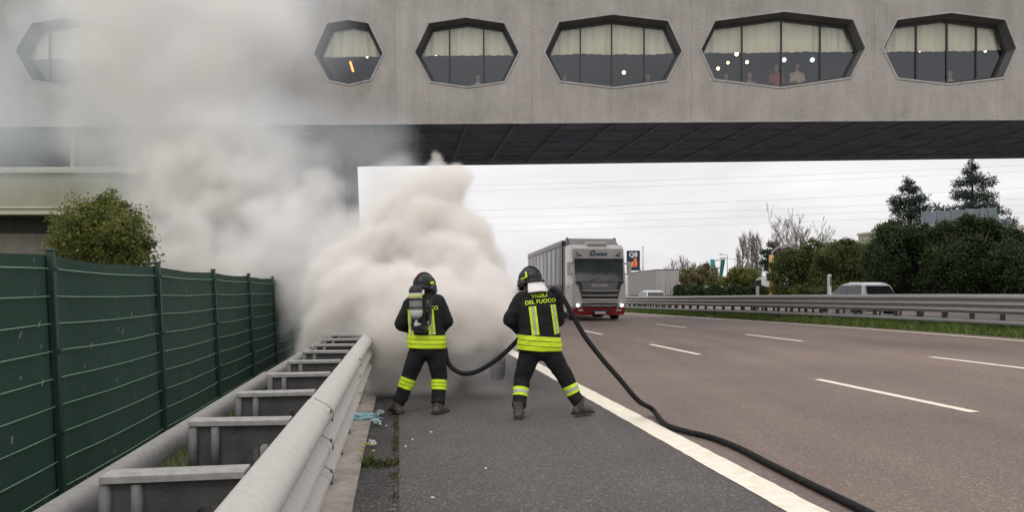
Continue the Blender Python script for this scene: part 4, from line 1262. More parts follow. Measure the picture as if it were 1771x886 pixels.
# dark upper grille, tapering down, then bars
grille = front_panel('grille', [(.58, -.80, .80), (1.20, -.86, .86), (1.50, -.98, .98), (1.66, -1.10, 1.10), (1.80, -1.14, 1.14)], M['dark_plastic'], .03)
front_panel('emblem_panel', [(1.42, -.74, .74), (1.56, -.80, .80), (1.76, -.86, .86)], M['truck_grey'], .045)
for i, z in enumerate((1.36, 1.14, .91, .68)):
    w_ = .86 - .02 * i
    pts = [(x * w_, front_y(z) - .075 + .05 * x * x, z + (.02 * x * x)) for x in (-1, -.5, 0, .5, 1)]
    MB().tube(pts, .038, 6).build('grille_bar', M['chrome'], grille)
lettering('SCANIA', .19, lorry, (0, front_y(1.6) - .066, 1.60), (math.radians(90), 0, 0), M['chrome'], bold=.006, width=.78)
for sx in (-1, 1):
    # white corner fairings
    MB().add([(sx * 1.23, .08, .62), (sx * .83, -.02, .62), (sx * .90, -.045, 1.25), (sx * 1.0, -.045, 1.62), (sx * 1.16, -.01, 1.78), (sx * 1.245, .10, 1.70),
              (sx * 1.235, .4, .62), (sx * 1.245, .4, 1.70)], [(0, 1, 2, 3, 4, 5) if sx < 0 else (5, 4, 3, 2, 1, 0), (0, 5, 7, 6) if sx < 0 else (6, 7, 5, 0)]).build('corner_fairing', M['truck_white'], lorry)
    hl = bb('headlamp', (sx * 1.02, .02, .69), (.36, .14, .16), M['lamp_clear'], .03)
    MB().lathe([(.075, 0), (.07, .03), (.03, .04)], (sx * 1.02, -.05, .70), 14, Matrix.Rotation(math.radians(90), 3, 'X')).build('bulb', M['lamp_lit'], hl)
    fl_ = bb('fog_lamp', (sx * .88, -.02, .47), (.24, .06, .09), M['lamp_clear'], .015)
    # lamps in the forehead
    MB().add([(sx * 1.02, front_y(3.12) - .02, 3.14), (sx * .74, front_y(3.0) - .03, 2.96), (sx * 1.04, front_y(2.95) - .02, 2.95), (sx * 1.04, front_y(3.14) - .02, 3.14)], [(0, 1, 2, 3)]).build('roof_lamp', M['dark_plastic'], lorry)
    MB().bbox((sx * .98, front_y(3.05) - .035, 3.03), (.14, .03, .07), .01).build('roof_lamp', M['lamp_clear'], lorry)
    # mirrors
    mi = bb('mirror', (sx * 1.40, .10, 2.38), (.20, .16, .62), M['truck_white'], .05)
    MB().tube([(sx * 1.2, .2, 2.62), (sx * 1.38, .12, 2.62)], .03, 6).tube([(sx * 1.2, .2, 2.12), (sx * 1.38, .12, 2.12)], .03, 6).build('mirror_arm', M['dark_plastic'], mi)
    bb('door_window', (sx * 1.232, .80, 2.28), (.012, .85, .72), M['side_glass'], .004)
    bb('door_handle', (sx * 1.24, 1.2, 1.55), (.02, .2, .05), M['dark_plastic'], .005)
    bb('step', (sx * 1.13, .75, .42), (.22, .7, .34), M['truck_red'], .03)
    bb('side_fairing', (sx * 1.14, 2.5, .75), (.10, 1.3, .85), M['truck_white'], .03)
    for y in (1.42, 5.0): wheel(lorry, sx * 1.02, y, .51, .32 if y < 3 else .58, out=sx)
    for y in (10.5, 11.8, 13.1): wheel(lorry, sx * 1.03, y, .50, .38, out=sx)
front_panel('bumper', [(.24, -1.10, 1.10), (.30, -1.20, 1.20), (.50, -1.23, 1.23), (.58, -1.20, 1.20)], M['truck_red'], .03, th=.14)
bb('bumper_intake', (0, -.03, .43), (.95, .05, .12), M['dark_plastic'], .02)
bb('number_plate', (0.02, -.07, .36), (.50, .012, .11), M['plate'], .003)
# forehead lettering, roof hatch, air deflector
bl_ = mat('lettering_blue', (.01, .05, .19), .5, var=.1)
lettering('O', .36, lorry, (-.30, front_y(3.08) - .035, 3.08), (math.radians(78), 0, 0), bl_, shear=.3, bold=.014, width=.27)
lettering('stan', .25, lorry, (.13, front_y(3.06) - .035, 3.06), (math.radians(78), 0, 0), bl_, shear=.3, bold=.008, width=.55)
bb('roof_spoiler', (.0, .75, 3.58), (.95, .5, .07), M['truck_white'], .03, m=Matrix.Rotation(.12, 3, 'X'))
MB().add([(-1.15, 1.0, 3.5), (1.15, 1.0, 3.5), (1.2, 2.1, 3.5), (-1.2, 2.1, 3.5), (-1.12, 1.75, 3.86), (1.12, 1.75, 3.86), (1.2, 2.12, 3.9), (-1.2, 2.12, 3.9)],
         [(0, 1, 5, 4), (4, 5, 6, 7), (1, 2, 6, 5), (3, 0, 4, 7), (2, 3, 7, 6)]).build('air_deflector', M['truck_grey'], lorry)
for sx in (-1, 1):
    MB().prism([(1.6, 3.6), (2.15, 3.6), (2.15, 3.92), (1.8, 3.92)], sx * 1.16 - .03, sx * 1.16 + .03, 'x').build('deflector_fin', M['truck_grey'], lorry)
    bb('side_deflector', (sx * 1.20, 2.38, 2.2), (.05, .5, 2.7), M['truck_grey'], .015)
bb('chassis', (0, 5.5, .75), (.9, 9.5, .28), M['dark_plastic'], .02)
# trailer
trl = bb('trailer', (0, 9.5, 2.42), (2.50, 13.4, 2.66), M['tarp'], .04)
bb('front_bulkhead', (0, 2.78, 2.42), (2.53, .06, 2.74), M['tarp_dark'], .01, p=trl)
bb('roof_tarpaulin', (0, 9.5, 3.80), (2.54, 13.45, .12), M['tarp_light'], .03, p=trl)
bb('trailer_frame', (0, 9.5, 1.0), (2.50, 13.4, .16), M['tarp_dark'], .02, p=trl)
for sx in (-1, 1):
    for k in range(9):
        y = 3.4 + 1.45 * k
        bb('tarp_strip', (sx * 1.262, y + .4, 2.58), (.014, .78, 1.75), M['tarp_light'] if k in (1, 2, 4, 5) else M['tarp'], .004, p=trl)
        bb('strap', (sx * 1.268, y - .1, 2.35), (.012, .045, 2.5), M['tarp_dark'], .003, p=trl)
    bb('lower_curtain', (sx * 1.262, 9.5, 1.38), (.02, 13.3, .56), M['tarp_dark'], .005, p=trl)
    bb('side_rail', (sx * 1.27, 9.5, 3.62), (.03, 13.4, .08), M['galv_mid'], .008, p=trl)
    bb('underrun_guard', (sx * 1.15, 7.6, .70), (.04, 4.6, .10), M['galv_mid'], .01, p=trl)
    bb('underrun_guard', (sx * 1.15, 7.6, .48), (.04, 4.6, .10), M['galv_mid'], .01, p=trl)

# ---------------------------------------------------------------- trailer on the opposite road
tr0 = P(1155, HOR, 80); s2, t2 = st(tr0)
lor2 = thing('box_trailer_lorry', 'plain grey box trailer seen from behind on the opposite road', 'lorry', (tr0.x, tr0.y, -.02), math.radians(4.0))
def b2(name, c, s, m_, b=.03): return MB().bbox(c, s, b).build(name, m_, lor2)
M['box_grey'] = mat('box_grey', (.36, .34, .34), .55, var=.06, scale=.7)
M['box_side'] = mat('box_side', (.25, .235, .232), .55, var=.06, scale=.7)
b2('box', (0, 6.8, 2.42), (2.5, 13.4, 2.76), M['box_side'])
b2('rear_door', (-.62, .08, 2.42), (1.22, .05, 2.66), M['box_grey'], .01); b2('rear_door', (.62, .08, 2.42), (1.22, .05, 2.66), M['box_grey'], .01)
b2('roof_edge', (0, 6.8, 3.83), (2.56, 13.5, .07), M['dark_plastic'])
for sx in (-1, 1):
    for x in (.25, .95): MB().tube([(sx * x, .03, 1.15), (sx * x, .03, 3.7)], .018, 6).build('locking_bar', M['galv_mid'], lor2)
    b2('tail_lamp', (sx * .95, .02, .95), (.4, .05, .14), M['red_lens'], .01)
    b2('side_marker', (sx * 1.20, .06, 1.45), (.14, .03, .5), M['orange'], .01)
    for y in (1.9, 3.2, 4.5, 14.6): wheel(lor2, sx * 1.03, y, .5, .4, out=sx)
b2('bumper', (0, .15, .62), (2.4, .12, .16), M['dark_plastic'], .02)
b2('cab', (0, 15.2, 2.0), (2.45, 2.1, 3.0), M['truck_white'], .12)
b2('chassis', (0, 8, .8), (.9, 14, .3), M['dark_plastic'])

# ---------------------------------------------------------------- cars
def car(name, label, loc, rz, paint_m, glass_m, L=4.1, W=1.72, H=1.48, cat='car', burnt=False, group=None, lamps=True):
    """hatchback, rear towards -y"""
    t = thing(name, label, cat, loc, rz, group)
    hw = W / 2
    # lower body: stations along y with (half width, sill z, shoulder z)
    ys = [0, .06, .25, .8, 1.6, 2.4, 3.1, 3.7, 4.0, L]
    hws = [.86, .93, .97, 1, 1, 1, .98, .95, .88, .78]
    top = [.82, .92, .96, .97, .96, .94, .92, .86, .78, .66]
    low = [.36, .30, .26, .22, .20, .20, .20, .24, .28, .34]
    vs = []; fs = []
    for y, a, tp, lo_ in zip(ys, hws, top, low):
        w_ = hw * a
        ring_ = [(-w_ * .93, lo_), (-w_, lo_ + .14), (-w_ * 1.0, (lo_ + tp) / 2 + .06), (-w_ * .97, tp - .06), (-w_ * .86, tp), (0, tp + .035), (w_ * .86, tp), (w_ * .97, tp - .06), (w_, (lo_ + tp) / 2 + .06), (w_, lo_ + .14), (w_ * .93, lo_)]
        vs += [(x, y, z) for x, z in ring_]
    m_ = 11
    for i in range(len(ys) - 1):
        for k in range(m_):
            k2 = (k + 1) % m_
            fs.append((i * m_ + k, i * m_ + k2, (i + 1) * m_ + k2, (i + 1) * m_ + k))
    fs += [tuple(range(m_)), tuple((len(ys) - 1) * m_ + k for k in range(m_ - 1, -1, -1))]
    me = MB().add(vs, fs, True).mesh('body', paint_m)
    bm = bmesh.new(); bm.from_mesh(me); bmesh.ops.recalc_face_normals(bm, faces=bm.faces); bm.to_mesh(me); bm.free()
    bo = link('body', smooth_by_angle(me, 42), t)
    # greenhouse
    gy = [(.12, .93, .80), (.42, H - .10, .73), (.75, H, .68), (1.6, H + .01, .68), (2.25, H - .09, .69), (3.05, .92, .80)]
    vs = []; fs = []
    for y, z, a in gy:
        vs += [(-hw * .93 if z < 1 else -hw * a - .04, y, .90), (-hw * a, y, z - .05), (-hw * a + .10, y, z), (hw * a - .10, y, z), (hw * a, y, z - .05), (hw * .93 if z < 1 else hw * a + .04, y, .90)]
    # side faces use the wide base
    for i in range(len(gy) - 1):
        for k in range(5):
            fs.append((i * 6 + k, i * 6 + k + 1, (i + 1) * 6 + k + 1, (i + 1) * 6 + k))
    fs += [tuple(range(6)), tuple((len(gy) - 1) * 6 + k for k in range(5, -1, -1))]
    for i, (y, z, a) in enumerate(gy):
        vs[i * 6] = (-hw * .90, y, .90); vs[i * 6 + 5] = (hw * .90, y, .90)
    me = MB().add(vs, fs, False).mesh('roof', paint_m)
    bm = bmesh.new(); bm.from_mesh(me); bmesh.ops.recalc_face_normals(bm, faces=bm.faces); bm.to_mesh(me); bm.free()
    rf = link('roof', smooth_by_angle(me, 30), t)
    # panes just proud of the shell
    rw = [(-hw * .74, .16, 1.00), (hw * .74, .16, 1.00), (hw * .66, .40, H - .16), (-hw * .66, .40, H - .16)]
    MB().add([(x, y - .018, z + .004) for x, y, z in rw], [(0, 1, 2, 3)]).add([(x, y + .0, z - .004) for x, y, z in rw], [(3, 2, 1, 0)]).build('rear_window', glass_m, rf)
    fw = [(-hw * .74, 2.93, .99), (hw * .74, 2.93, .99), (hw * .64, 2.34, H - .17), (-hw * .64, 2.34, H - .17)]
    MB().add([(x, y + .018, z + .012) for x, y, z in fw], [(3, 2, 1, 0)]).build('windscreen', glass_m, rf)
    for sx in (-1, 1):
        for (a0, a1, b0, b1) in ((.45, 1.42, .62, 1.40), (1.50, 2.66, 1.48, 2.22)):
            q = [(sx * (hw * .885), a0, .97), (sx * (hw * .885), a1, .97), (sx * (hw * .735), b1, H - .13), (sx * (hw * .735), b0, H - .13)]
            MB().add([(x + sx * .016, y, z) for x, y, z in q], [(0, 1, 2, 3) if sx > 0 else (3, 2, 1, 0)]).build('side_window', glass_m, rf)
        for y in (.72, 3.28):
            wheel(t, sx * (hw - .09), y, .31, .2, out=sx)
        if not burnt:
            MB().bbox((sx * (hw - .16), .04, .80), (.22, .08, .26), .02).build('tail_lamp', M['red_lens'], bo)
            MB().bbox((sx * (hw - .22), L - .14, .62), (.34, .16, .14), .03).build('headlamp', M['lamp_clear'], bo)
            MB().bbox((sx * (hw + .07), 2.55, 1.0), (.16, .10, .12), .03).build('mirror', paint_m, bo)
    MB().bbox((0, .0, .42), (W * .86, .12, .20), .04).build('bumper', paint_m if not burnt else M['dark_plastic'], bo)
    MB().bbox((0, L - .02, .42), (W * .80, .14, .20), .05).build('bumper', paint_m if not burnt else M['dark_plastic'], bo)
    MB().box((0, -.064, .62), (.5, .01, .11)).build('number_plate', M['plate'] if not burnt else M['dark_plastic'], bo)
    return t
wp = mat('car_white', (.60, .60, .60), .3, var=.04, coat=.6)
gp = mat('car_silver', (.36, .37, .38), .3, metal=.4, var=.05, coat=.6)
c1 = P(1528, HOR, 32); a, b = st(c1)
car('hatchback_car', 'white hatchback on the opposite road showing its roof over the barrier', (c1.x, c1.y, road_z(a, b) - .05), ROAD_A, wp, M['side_glass'], H=1.52)
c2 = P(1136, HOR, 54); a, b = st(c2)
car('hatchback_car', 'silver hatchback following the grey box trailer', (c2.x, c2.y, road_z(a, b) - .05), ROAD_A * .6, gp, M['side_glass'], H=1.50)
M['char'] = mat('charred_paint', (.020, .019, .018), .75, col2=(.075, .07, .066), scale=5, bump=.5, bscale=30, detail=8)
bc = R(11.2, .80, 0)
car('burning_car', 'charred dark car burning inside the thick smoke on the hard shoulder', bc, ROAD_A, M['char'], M['dark_plastic'], 4.1, 1.70, 1.46, burnt=True)
# parked white van beyond the low hedge
vp = P(1328, HOR, 92)
van = thing('parked_van', 'white van parked behind the low hedge beside the lamp post', 'van', (vp.x, vp.y, .45), math.radians(65))
van.scale = (1, 1, 1.2)
MB().prism([(-1.5, .4), (1.6, .4), (1.7, 1.0), (1.45, 1.3), (.95, 2.3), (-1.5, 2.4)], -.95, .95, 'x').build('body', wp, van)
MB().prism([(1.0, 1.35), (1.45, 1.3), (1.02, 2.1), (.7, 2.1), (.6, 1.35)], -.96, .96, 'x').build('window', M['side_glass'], van)
for sx in (-1, 1):
    for y in (-.95, 1.1): wheel(van, sx * .85, y, .34, .2, out=sx)

# ================================================================== roadside furniture beyond the opposite road
sp = P(1097, HOR, 110)
sg = thing('petrol_sign', 'dark blue petrol station totem with white lettering and orange sail', 'sign', (sp.x, sp.y, -.3), math.radians(-14))
k_ = 110 / F_PX
zc = P(1094, 451, 110).z + .3
MB().bbox((-.15, 0, zc), (1.95, .25, 2.95), .04).build('panel', mat('sign_navy', (.012, .018, .055), .35, var=.1), sg)
lettering('Q8', .95, sg, (-.15, -.14, zc + .85), (math.radians(90), 0, 0), mat('sign_white', (.75, .75, .74), .5, var=.03), bold=.02)
def sail(pts, col, nm, dy):
    MB().add([(x - .15, -.13 - dy, zc + z) for x, z in pts], [tuple(range(len(pts)))]).build('sail', mat(nm, col, .5, var=.05), sg)
sail([(-.55, -.95), (.55, -.95), (.62, -.3), (.45, .35), (.25, .45), (.05, .0), (-.25, -.4)], (.80, .22, .03), 'sail_orange', .004)
sail([(-.5, -.9), (.35, -.9), (.28, -.35), (.18, .1), (-.1, -.35)], (.75, .10, .05), 'sail_red', .008)
sail([(-.6, -.75), (-.05, -.85), (-.1, -.45), (.0, -.05), (-.3, -.4)], (.80, .45, .05), 'sail_yellow', .012)
MB().bbox((-.75, -.14, zc - 1.15), (.45, .02, .45), .004).build('price_tile', M['plate'], sg)
MB().tube([(-.85, .05, 0), (-.85, .05, zc + 1.4)], .08, 8).tube([(.85, .05, 0), (.85, .05, zc - 1.3)], .10, 8).build('post', M['dark_plastic'], sg)
fp = P(1112, HOR, 112)
fpo = MB().tube([(0, 0, -.3), (0, 0, P(1112, 428, 112).z)], .16, 10).lathe([(.2, 0), (.1, .12), (.02, .15)], (0, 0, P(1112, 428, 112).z), 10).build('white_mast', M['white_metal'], None, (fp.x, fp.y, 0))
tag(fpo, 'plain white mast beside the petrol sign', 'mast')
# turquoise blades of the filling station
tp_ = P(1243, HOR, 120)
tq = thing('station_pylon', 'turquoise V-shaped filling station pylon above the budding bushes', 'pylon', (tp_.x, tp_.y, 0))
zt_, zb_ = P(0, 449, 120).z, P(0, 497, 120).z
for (x0, x1, col, nm) in ((-1.0, -.15, (.02, .30, .33), 'turquoise'), (.75, .15, (.01, .12, .10), 'dark_teal')):
    MB().add([(x1 - .18, 0, zb_), (x1 + .18, 0, zb_), (x0 + .32, 0, zt_), (x0 - .32, 0, zt_), (x1 - .18, .35, zb_), (x1 + .18, .35, zb_), (x0 + .32, .35, zt_), (x0 - .32, .35, zt_)],
             [(0, 1, 2, 3), (7, 6, 5, 4), (0, 4, 5, 1), (1, 5, 6, 2), (2, 6, 7, 3), (3, 7, 4, 0)]).build('blade', mat(nm, col, .4, var=.15, scale=1), tq)
MB().box((0, .17, zb_ / 2 - .1), (.3, .3, zb_ + .4)).build('post', M['galv_mid'], tq)
MB().box((-.1, .2, zt_ - .15), (1.8, .2, .12)).build('tie', M['dark_plastic'], tq)
# slender lamp posts
def lamp(name, label, px, py_top, Y, arm, mcol, group=None):
    q = P(px, HOR, Y); z = P(px, py_top, Y).z
    t = thing(name, label, 'street lamp', (q.x, q.y, 0), 0, group)
    MB().tube([(0, 0, -.3), (0, 0, z * .5), (0, 0, z)], [.12, .10, .07], 8).build('post', mcol, t)
    MB().tube([(0, 0, z), (arm * .5, 0, z + .12), (arm, 0, z + .2)], .05, 6).build('arm', mcol, t)
    MB().bbox((arm * 1.25, 0, z + .18), (abs(arm) * .7, .3, .14), .04).build('lamp_head', M['dark_plastic'], t)
lamp('street_lamp', 'thin pale street lamp with dark head beside the turquoise pylon', 1271, 449, 118, -1.5, M['white_metal'])
lamp('street_lamp', 'thin grey street lamp rising behind the turquoise pylon', 1258, 442, 135, -.9, M['galv_mid'])
yp = P(1334, HOR, 70)
yl = thing('curved_lamp_post', 'lamp post with thick ochre lower shaft and curved grey arm', 'street lamp', (yp.x, yp.y, 0))
zz0, zz1 = P(0, 441, 70).z, P(0, 423, 70).z
MB().tube([(0, 0, -.3), (0, 0, zz0)], .22, 12).build('shaft', mat('ochre_paint', (.42, .28, .10), .6, var=.15, scale=2), yl)
MB().tube([(0, 0, zz0 - .1), (.12, 0, zz0 + .25), (.5, 0, zz0 + .62), (1.1, 0, zz1 - .12), (1.9, 0, zz1 + .05)], [.10, .09, .08, .07, .06], 8).build('arm', M['galv_mid'], yl)
MB().bbox((2.15, 0, zz1 + .09), (.75, .26, .13), .04).build('lamp_head', M['galv'], yl)

# building beyond the hedge trees
rb = P(1660, HOR, 60)
rbd = thing('roadside_building', 'flat beige building with grey metal parapet rising behind the hedge trees', 'building', (rb.x, rb.y, 0), math.radians(6))
def rbx(name, px0, px1, z0, z1, y0, y1, m_, b=.02):
    x0, x1 = P(px0, 0, 60).x - rb.x, P(px1, 0, 60).x - rb.x
    return MB().bbox(((x0 + x1) / 2, (y0 + y1) / 2, (z0 + z1) / 2), (x1 - x0, y1 - y0, z1 - z0), b).build(name, m_, rbd)
M['zinc'] = mat('zinc_panel', (.13, .16, .18), .45, metal=.3, col2=(.22, .25, .28), scale=.8, stretch=(1, 1, .3))
zt0 = P(0, 385, 60).z
rbx('wall', 1590, 1960, 0, zt0 - .4, .35, 9, M['beige_wall'])
rbx('parapet_cap', 1588, 1962, zt0 - .4, zt0 - .2, .2, 9.1, M['beige_trim'])
xs = [1596, 1623, 1650, 1677, 1704, 1719, 1737]
for a, b in zip(xs[:-1], xs[1:]):
    rbx('zinc_panel', a + .6, b - .6, zt0 - .2, P(0, 368, 60).z + (b - 1596) * .0035, .0 + .4, .55, M['zinc'])
rbx('fascia', 1737, 1962, zt0 - .9, zt0 - .2, -.12, .3, M['beige_trim'])
for px in (1745, 1765, 1785): rbx('roof_vent', px, px + 10, zt0 - .2, zt0 + .55, 2, 3, M['zinc'])

# power lines across the sky
for i, (y0, y1, Y) in enumerate(((322, 288, 150), (367, 326, 150), (378, 347, 160), (391, 358, 160), (403, 371, 170), (331, 300, 160))):
    a, b = P(380, y0 + 7, Y), P(2100, y1 - 20, Y * .92)
    pts = []
    for k in range(25):
        u = k / 24; q = a.lerp(b, u); q.z -= 2.2 * 4 * u * (1 - u) * .5; pts.append(q)
    o = MB().tube(pts, .013, 4).build('power_line', M['galv_dark'])
    tag(o, 'thin dark overhead power line crossing the pale sky', 'cable', 'overhead power lines')
# ================================================================== people
M['bunker'] = mat('turnout_cloth', (0.010, 0.010, 0.0115), 0.85, col2=(0.019, 0.0185, 0.0195), scale=9, bump=.35, bscale=220, spec=.25)
M['hivis'] = mat('hivis_yellow', (0.60, 0.80, 0.03), 0.55, var=.10, scale=14)
M['hivis'].node_tree.nodes['Principled BSDF'].inputs['Specular IOR Level'].default_value = .3
M['silver_tape'] = mat('reflective_tape', (0.40, 0.41, 0.36), 0.4, var=.12, scale=20)
M['glove'] = mat('work_glove', (0.035, 0.032, 0.030), 0.8, var=.3, scale=30)
M['boot'] = mat('dusty_boot', (0.045, 0.038, 0.034), 0.8, col2=(.12, .105, .095), scale=14, bump=.3, bscale=60)
M['skin'] = mat('skin', (0.45, 0.27, 0.19), 0.55, var=.08, scale=10)
M['helmet'] = mat('helmet_shell', (0.012, 0.0125, 0.013), 0.42, var=.25, scale=6, spec=.35)
M['neck_cloth'] = mat('neck_guard_cloth', (0.72, 0.69, 0.67), 0.8, col2=(.80, .78, .76), scale=9, bump=.3, bscale=20)
M['cyl_grey'] = mat('cylinder_grey', (0.17, 0.175, 0.165), 0.4, col2=(.26, .265, .25), scale=5, bump=.08, bscale=30)
M['cyl_white'] = mat('cylinder_white', (0.55, 0.54, 0.47), 0.4, var=.08, scale=6)

def remesh(mb, voxel, smooth=4, fold=0.0, fscale=7.0, seed=0):
    """one continuous skin over overlapping shapes"""
    o = mb.build('tmp')
    m1 = o.modifiers.new('r', 'REMESH'); m1.mode = 'VOXEL'; m1.voxel_size = voxel
    m2 = o.modifiers.new('s', 'SMOOTH'); m2.factor = .5; m2.iterations = smooth
    bpy.context.view_layer.update()
    me = bpy.data.meshes.new_from_object(o.evaluated_get(bpy.context.evaluated_depsgraph_get()))
    old = o.data
    bpy.data.objects.remove(o); bpy.data.meshes.remove(old)
    me.materials.clear()
    if fold:
        nr = [v.normal.copy() for v in me.vertices]
        for v, n_ in zip(me.vertices, nr):
            p = v.co
            a = noise.noise(Vector((p.x * fscale * .6 + seed, p.y * fscale * .6, p.z * fscale * 1.3)))
            b = noise.noise(Vector((p.x * fscale * 2 + 9, p.y * fscale * 2 + seed, p.z * fscale * 3.0 + p.x * 9)))
            v.co = p + n_ * fold * ((1 - 2.2 * abs(a)) + .55 * b)
    for p in me.polygons: p.use_smooth = True
    me.update()
    return me

def band(src, cuts_, keep, off, name, material, parent, island=False):
    """cloth strip cut out of a garment by planes (point, normal pointing out of the strip) and laid just over it"""
    bm = bmesh.new(); bm.from_mesh(src)
    bm.normal_update()
    if keep:
        bmesh.ops.delete(bm, geom=[f for f in bm.faces if not keep(f.calc_center_median(), f.normal)], context='FACES')
    for co, no in cuts_:
        bmesh.ops.bisect_plane(bm, geom=list(bm.verts) + list(bm.edges) + list(bm.faces), plane_co=co, plane_no=no, clear_outer=True)
    if island:
        left = set(bm.faces); best = []
        while left:
            st_ = [left.pop()]; comp = list(st_)
            while st_:
                f = st_.pop()
                for e in f.edges:
                    for g_ in e.link_faces:
                        if g_ in left: left.remove(g_); st_.append(g_); comp.append(g_)
            if len(comp) > len(best): best = comp
        bs = set(best)
        bmesh.ops.delete(bm, geom=[f for f in bm.faces if f not in bs], context='FACES')
    bm.normal_update()
    for v in bm.verts: v.co += v.normal * off
    me = bpy.data.meshes.new(name); bm.to_mesh(me); bm.free()
    me.materials.clear(); me.materials.append(material)
    for p in me.polygons: p.use_smooth = True; p.material_index = 0
    return link(name, me, parent)

def project_text(s, size, width, centre, rotz, jacket, parent, material, bold=.0):
    """lettering wrapped on the back of a jacket"""
    me = text_mesh(s, size, 0, 0.0, bold)
    bm = bmesh.new(); bm.from_mesh(me)
    bmesh.ops.triangulate(bm, faces=bm.faces)
    bmesh.ops.subdivide_edges(bm, edges=[e for e in bm.edges if e.calc_length() > .02], cuts=2)
    bm.to_mesh(me); bm.free()
    xs = [v.co.x for v in me.vertices]; k = width / (max(xs) - min(xs))
    tree = BVHTree.FromPolygons([v.co for v in jacket.vertices], [p.vertices[:] for p in jacket.polygons])
    for v in me.vertices:
        x, z = v.co.x * k, v.co.y
        z += -.12 * x * x
        c, s_ = math.cos(rotz), math.sin(rotz)
        x, z = x * c - z * s_ + centre[0], x * s_ + z * c + centre[1]
        h = tree.ray_cast(Vector((x, -1.5, z)), Vector((0, 1, 0)))
        v.co = Vector((x, (h[0].y if h[0] else 0) - .007, z))
    me.materials.clear(); me.materials.append(material)
    return link('lettering', me, parent)

def glove(c, axis, nrm, parent, side=1):
    """gloved hand closed round a hose: c centre of the hose, axis along it, nrm from the hose to the palm"""
    a = axis.normalized(); n = (nrm - a * nrm.dot(a)).normalized(); b = a.cross(n)
    mb = MB()
    Mx = Matrix((a, b, n)).transposed()
    mb.ell(c + n * .060, (.048, .036, .022), 12, Mx)
    mb.ell(c + n * .070 - b * side * .02, (.042, .040, .024), 12, Mx)
    for i in range(4):
        o = c + a * ((i - 1.5) * .0235)
        L = (.95, 1.08, 1.02, .82)[i]
        pts = []
        for j, ang in enumerate((20, 62, 104, 150 * L)):
            q = math.radians(ang) * side
            pts.append(o + (n * math.cos(q) + b * math.sin(q)) * (.050 - .002 * j))
        for (p0, p1), (r0, r1) in zip(zip(pts[:-1], pts[1:]), ((.0115, .0108), (.0108, .010), (.010, .009))):
            mb.capsule(p0, r0, p1, r1, 8)
    t0 = c + n * .062 + a * .040 - b * side * .012
    pts = [t0, c + a * .058 + (n * math.cos(.9) - b * side * math.sin(.9)) * .052, c + a * .050 + (n * math.cos(1.9) - b * side * math.sin(1.9)) * .050]
    mb.capsule(pts[0], .015, pts[1], .013, 8).capsule(pts[1], .013, pts[2], .011, 8)
    me = remesh(mb, .0055, 2)
    me.materials.append(M['glove'])
    return link('glove', me, parent), c + n * .085

